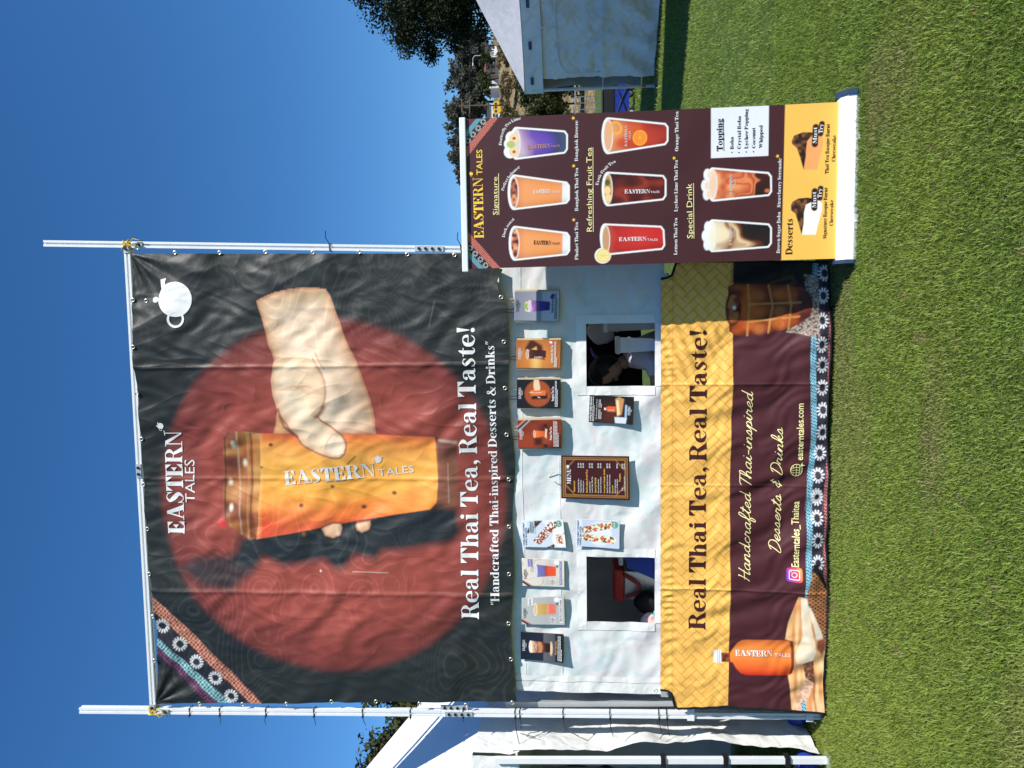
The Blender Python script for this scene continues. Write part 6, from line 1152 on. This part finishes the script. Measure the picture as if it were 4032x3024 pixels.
# ------------------------------------------------------------------ trees and shrubs
def leaf_mat(name): return pmat(name, rough=.65, spec=.18, attr='Col', trans=.18)
M['leaf'] = leaf_mat('leaf')
def crown(c, rad, n, size, seed, col, clump=60, spread=.30, shell=.55, droop=0.):
    r = np.random.RandomState(seed); d = r.randn(clump,3); d /= np.linalg.norm(d, axis=1)[:,None]; rr = (shell+(1-shell)*r.rand(clump,1)); cc = d*rr*np.array(rad)*(.82+.36*r.rand(clump,1))
    k = r.randint(0, clump, n); g = r.randn(n,3); g /= np.linalg.norm(g, axis=1)[:,None]; p = cc[k]+g*(r.rand(n,1)**.55)*1.75*np.array(rad)*spread*(.35+.5*r.rand(clump,1)[k]); p[:,2] -= droop*r.rand(n)
    p += np.array(c)
    u = r.randn(n,3); u /= np.linalg.norm(u, axis=1)[:,None]; v = np.cross(u, r.randn(n,3)); v /= np.linalg.norm(v, axis=1)[:,None]; s = size*(.6+.8*r.rand(n,1))
    P = np.stack([p-u*s*.5, p+v*s*.28, p+u*s*.5, p-v*s*.28], 1).reshape(-1,3); F = (np.arange(n)[:,None]*4+np.array([[0,1,2,3]]))
    tone = (.55+.5*r.rand(clump,1)[k]+.35*r.rand(n,1)); return P, F, np.repeat(np.array(col)[None]*tone, 4, 0), cc+np.array(c)
def tree(base, c, rad, n, size, seed, col, label, group=None, cat='tree', name='tree', trunk=.2, clump=60, spread=.3, shell=.55, limbs=7, droop=0.):
    t = thing(name, base, label, cat, group); P, F, cl, cc = crown(c, rad, n, size, seed, col, clump, spread, shell, droop); mk('crown', P, F, M['leaf'], t, False, cl)
    b = MB(); mid = (c[0]*.9+base[0]*.1, c[1]*.9+base[1]*.1, c[2]-rad[2]*.45); b.tube([(base[0],base[1],base[2]-.2), tuple((np.array(base)*.5+np.array(mid)*.5)+np.array([trunk*.3,0,0])), mid, (c[0],c[1],c[2]+rad[2]*.4)], [trunk,trunk*.8,trunk*.62,trunk*.2], 9)
    for i in range(limbs): q = cc[i*3%len(cc)]; b.tube([mid, tuple((np.array(mid)+q)/2+np.array([0,0,rad[2]*.08])), tuple(q)], [trunk*.42,trunk*.25,trunk*.07], 6)
    b.build('trunk', M['bark'], t, True); return t
G1 = 'trees beyond the lawn'
tree((11.2,18.6,0), (11.2,18.4,5.65), (3.5,3.0,2.4), 150000, .095, 11, (.017,.023,.008), 'large dark leafy tree rising over the blue-grey tent', G1, trunk=.26, clump=320, spread=.17, shell=.15, limbs=12, droop=.25)
tree((-9.7,12,0), (-10.0,12.2,5.2), (1.55,1.4,1.75), 22000, .13, 12, (.055,.062,.020), 'olive green tree showing above the left neighbour tent roof', G1, trunk=.16, clump=60, spread=.24, shell=.4)
tree((-8.7,12.6,0), (-8.6,12.6,4.75), (1.5,1.3,1.7), 18000, .13, 13, (.050,.058,.018), 'smaller olive tree between the left tent roof and the banner post', G1, trunk=.15, clump=50, spread=.24, shell=.4)
for k, (p, w, h, cl) in enumerate((((19.310,5.361),5,3.6,(.060,.072,.024)), ((20.802,4.560),4.6,3.2,(.050,.064,.020)), ((22.334,4.932),4.6,3.4,(.056,.068,.022)), ((18.694,4.193),4,2.6,(.066,.078,.026)), ((23.787,3.553),5,3.2,(.05,.062,.02)))):
    tree((p[0],70+2*k%3,-.1), (p[0],70+2*k%3,p[1]), (w*.55,2.2,h*.62), 4200, .34, 30+k, cl, ('round grey-green shrub low on the bank right of the roll-up banner','dark shrub on the bank behind the crowd barrier','broad shrub on the bank beside the blue-grey tent corner','pale shrub nearest the roll-up banner edge on the bank','shrub on the bank hidden behind the blue-grey tent roof')[k], 'shrubs on the bank', 'shrub', 'shrub', .12, 40, .3, .4, 5)
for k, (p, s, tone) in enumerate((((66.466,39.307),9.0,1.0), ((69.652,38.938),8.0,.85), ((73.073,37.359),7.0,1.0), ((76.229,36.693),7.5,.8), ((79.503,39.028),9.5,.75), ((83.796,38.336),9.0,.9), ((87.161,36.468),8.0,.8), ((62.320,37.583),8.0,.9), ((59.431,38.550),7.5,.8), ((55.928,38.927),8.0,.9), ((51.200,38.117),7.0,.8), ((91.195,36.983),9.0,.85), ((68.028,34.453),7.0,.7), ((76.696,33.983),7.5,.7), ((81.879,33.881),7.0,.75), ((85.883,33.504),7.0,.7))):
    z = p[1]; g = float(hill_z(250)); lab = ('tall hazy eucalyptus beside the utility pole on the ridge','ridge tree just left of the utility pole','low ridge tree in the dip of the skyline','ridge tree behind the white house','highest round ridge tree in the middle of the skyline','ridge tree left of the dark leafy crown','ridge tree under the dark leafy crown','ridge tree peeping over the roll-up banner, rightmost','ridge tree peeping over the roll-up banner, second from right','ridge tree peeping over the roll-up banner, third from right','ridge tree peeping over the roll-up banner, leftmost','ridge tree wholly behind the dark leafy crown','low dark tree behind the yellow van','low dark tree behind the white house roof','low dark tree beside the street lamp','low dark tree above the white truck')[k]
    tree((p[0],250+6*(k%3),g), (p[0],250+6*(k%3),z), (s*.75,s*.6,max(s*.62,3)), 1500, 1.25, 50+k, (.060*tone+.03,.066*tone+.034,.044*tone+.034), lab, 'trees along the ridge', trunk=.5, clump=34, spread=.3, shell=.4, limbs=5)  # distance haze is mixed into the leaf colour as a pale grey
for k, p in enumerate([(57.271,23.383),(55.708,22.954),(61.867,22.729)]): tree((p[0],184,19.6), (p[0],184,p[1]+.2), (2.2,1.5,1.9), 900, .5, 80+k, (.05,.065,.022), ('garden tree in front of the white house','garden tree between white house and yellow van','garden tree left of the long dark roof')[k], 'garden trees by the road', trunk=.2, clump=20, spread=.3, shell=.4, limbs=4)
for k, p in enumerate([(52.077,15.698),(50.691,15.811),(46.497,15.608),(45.095,15.541),(43.522,15.657),(41.240,15.694),(39.975,14.807),(46.103,14.530)]):
    P, F, cl, cc = crown((p[0],150,p[1]), (2.0,1.4,1.2), 500, .55, 90+k, (.20,.15,.075), 14, .35, .4); tag(mk('dry_bush', P, F, M['leaf'], None, False, cl, (p[0],150,p[1]-1)), ('dry tan bush at the top of the slope, right end','dry tan bush second along the slope from the right','dry tan bush on the slope below the white house','dry tan bush on the slope left of the white house','dry tan bush on the slope right of the yellow van','dry tan bush on the slope under the yellow van','dry tan bush low on the slope beside the roll-up banner','dry tan bush low on the slope above the shrubs')[k], 'bush', 'dry bushes on the slope')

# ------------------------------------------------------------------ road above the slope: houses, vehicles, poles
M['wall_w'] = pmat('white_stucco', (.62,.60,.56), .8, .2, var=(.4,.1)); M['roof_r'] = pmat('red_brown_roof', (.16,.06,.045), .8, .2, var=(.6,.2)); M['roof_d'] = pmat('dark_roof', (.05,.045,.045), .8, .2, var=(.5,.2)); M['glass'] = pmat('dark_glass', (.02,.025,.03), .15, .6); M['van_y'] = pmat('yellow_paint', (.75,.42,.02), .35, .5); M['van_w'] = pmat('white_paint', (.75,.75,.74), .35, .5)
def house(a, b, y, dep, zr, roofm, label, nwin):
    (x0, z1), (x1, z0) = a, b; x0, x1 = min(x0,x1), max(x0,x1); t = thing('house', ((x0+x1)/2, y+dep/2, z0), label, 'house', 'houses along the road'); zw = z1-(z1-z0)*zr
    MB().box((x0,y,z0),(x1,y+dep,zw)).build('wall', M['wall_w'], t)
    o = .5; ym = y+dep/2; MB().add([(x0-o,y-o,zw),(x1+o,y-o,zw),(x1+o,y+dep+o,zw),(x0-o,y+dep+o,zw),(x0+.6,ym,z1),(x1-.6,ym,z1)], [(0,1,5,4),(1,2,5),(2,3,4,5),(3,0,4),(3,2,1,0)]).build('roof', roofm, t)
    for k in range(nwin):
        xx = x0+(x1-x0)*(k+.5)/nwin; w = (x1-x0)/nwin*.28; zc = z0+(zw-z0)*.55; wn_ = MB().box((xx-w,y-.06,zc-.6),(xx+w,y-.005,zc+.6)).build('window', M['wall_w'], t); MB().box((xx-w+.12,y-.075,zc-.5),(xx+w-.12,y-.061,zc+.5)).build('pane', M['glass'], wn_)
house((61.140,27.051), (67.422,21.333), 205, 9, .28, M['roof_r'], 'white house with a red-brown roof in the middle of the road', 4)
house((52.850,25.850), (56.724,21.411), 204, 7, .22, M['roof_d'], 'pale low house behind the yellow van', 2)
(x0_, z1_), (x1_, z0_) = (64.027,25.277), (73.074,21.039); sh = thing('carport', ((x0_+x1_)/2, 204, z0_), 'long dark carport roof between the white house and the white truck', 'carport')
MB().add([(x0_,201,z1_-1.2),(x1_,201,z1_-.6),(x1_,207,z1_+.9),(x0_,207,z1_),(x0_,201,z1_-1.5),(x1_,201,z1_-.9),(x1_,207,z1_+.6),(x0_,207,z1_-.3)], [(0,1,2,3),(7,6,5,4),(0,4,5,1),(1,5,6,2),(2,6,7,3),(3,7,4,0)]).build('roof', M['roof_d'], sh)
for k in range(5): xx = x0_+(x1_-x0_)*(k+.1)/4.4; MB().box((xx-.15,201.2,z0_-.3),(xx+.15,201.5,z1_-.7)).build('post', M['wood'], sh)
def van(a, b, y, mat, label, name, cat, flip=1, cabm=None):
    (x0, z1), (x1, z0) = a, b; L = x1-x0; H = z1-z0; t = thing(name, ((x0+x1)/2, y, z0), label, cat, 'vehicles on the road'); X = lambda f: x0+L*(f if flip > 0 else 1-f); w = 1.9
    def hull(prof, m, nm, inset=0.):
        n = len(prof); V = [(X(f), y+inset, z0+H*g) for f, g in prof]+[(X(f), y+w-inset, z0+H*g) for f, g in prof]; return MB().add(V, [tuple(range(n)), tuple(range(2*n-1,n-1,-1))]+[(i,n+i,n+(i+1)%n,(i+1)%n) for i in range(n)]).build(nm, m, t)
    hull([(.30,.16),(1,.16),(1,.97),(.96,1),(.32,1),(.30,.97)], mat, 'body'); cab = hull([(.02,.18),(.295,.18),(.295,.80),(.16,.78),(.08,.50),(.02,.46)], cabm or mat, 'cab', .05)
    MB().box((min(X(.10),X(.26)),y+.03,z0+H*.50),(max(X(.10),X(.26)),y+.045,z0+H*.74)).build('side_window', M['glass'], cab)
    for f in (.42,.64,.84): MB().box((min(X(f-.07),X(f+.07)),y-.03,z0+H*.60),(max(X(f-.07),X(f+.07)),y-.002,z0+H*.86)).build('window', M['glass'], t)
    for f in (.16,.80):
        V, F = torus((X(f),y+.05,z0+.36), .27, .12, 14, 6); wl = mk('tyre', V, F, M['black_plastic'], t, True); MB().tube([(X(f),y-.02,z0+.36),(X(f),y+.1,z0+.36)], .18, 10).build('rim', M['alu_dull'], wl)
van((49.475,22.149), (53.602,19.973), 190, M['van_y'], 'yellow van with a white cab on the road, just right of the roll-up banner', 'yellow_van', 'van', 1, M['van_w'])
van((64.570,22.955), (67.188,20.463), 191, M['van_w'], 'white truck on the road beside the dark leafy tree', 'white_truck', 'truck', -1)
def pole(p_top, p_bot, y, label, arms, r=.16, lamp=False):
    t = thing('street_lamp' if lamp else 'utility_pole', (p_bot[0], y, p_bot[1]), label, 'street lamp' if lamp else 'utility pole'); MB().tube([(p_bot[0],y,p_bot[1]),(p_top[0],y,p_top[1])], [r,r*.7], 8).build('shaft', M['alu_dull'] if lamp else M['wood'], t)
    for dz, w in arms: MB().box((p_top[0]-w,y-.12,p_top[1]-dz-.12),(p_top[0]+w,y+.12,p_top[1]-dz+.12)).build('crossarm', M['wood'], t)
    if lamp: a = MB(); a.tube([(p_top[0],y,p_top[1]),(p_top[0]-.6,y,p_top[1]+.5),(p_top[0]-1.8,y,p_top[1]+.5)], .08, 6); a.build('arm', M['alu_dull'], t); MB().box((p_top[0]-2.4,y-.2,p_top[1]+.4),(p_top[0]-1.7,y+.2,p_top[1]+.6), .05).build('lamp_head', M['white_plastic'], t)
    return t
tall_pole = pole((52.318,30.247), (52.053,19.891), 188, 'tall utility pole with two crossarms near the yellow van', ((.5,1.6),(2.4,2.0)), .2)
pole((59.176,25.331), (59.033,19.774), 188, 'dark utility pole in front of the white house', ((.8,.9),), .17); pole((64.072,26.300), (63.827,19.694), 188, 'pale street lamp between white house and white truck', (), .12, True)
a = np.array((52.318,30.247))
for dz in (.5,2.4):
    for s in (-1.4,1.4):
        MB().tube([(a[0]+s,188,a[1]-dz+.2), (a[0]+35,190,a[1]-dz-1.6), (a[0]+70,192,a[1]-dz+.4)], .03, 4).build('wire', M['string'], tall_pole)
        MB().tube([(a[0]+s,188,a[1]-dz+.2), (a[0]-45,188,a[1]-dz-1.8), (a[0]-90,188,a[1]-dz+.2)], .03, 4).build('wire', M['string'], tall_pole)
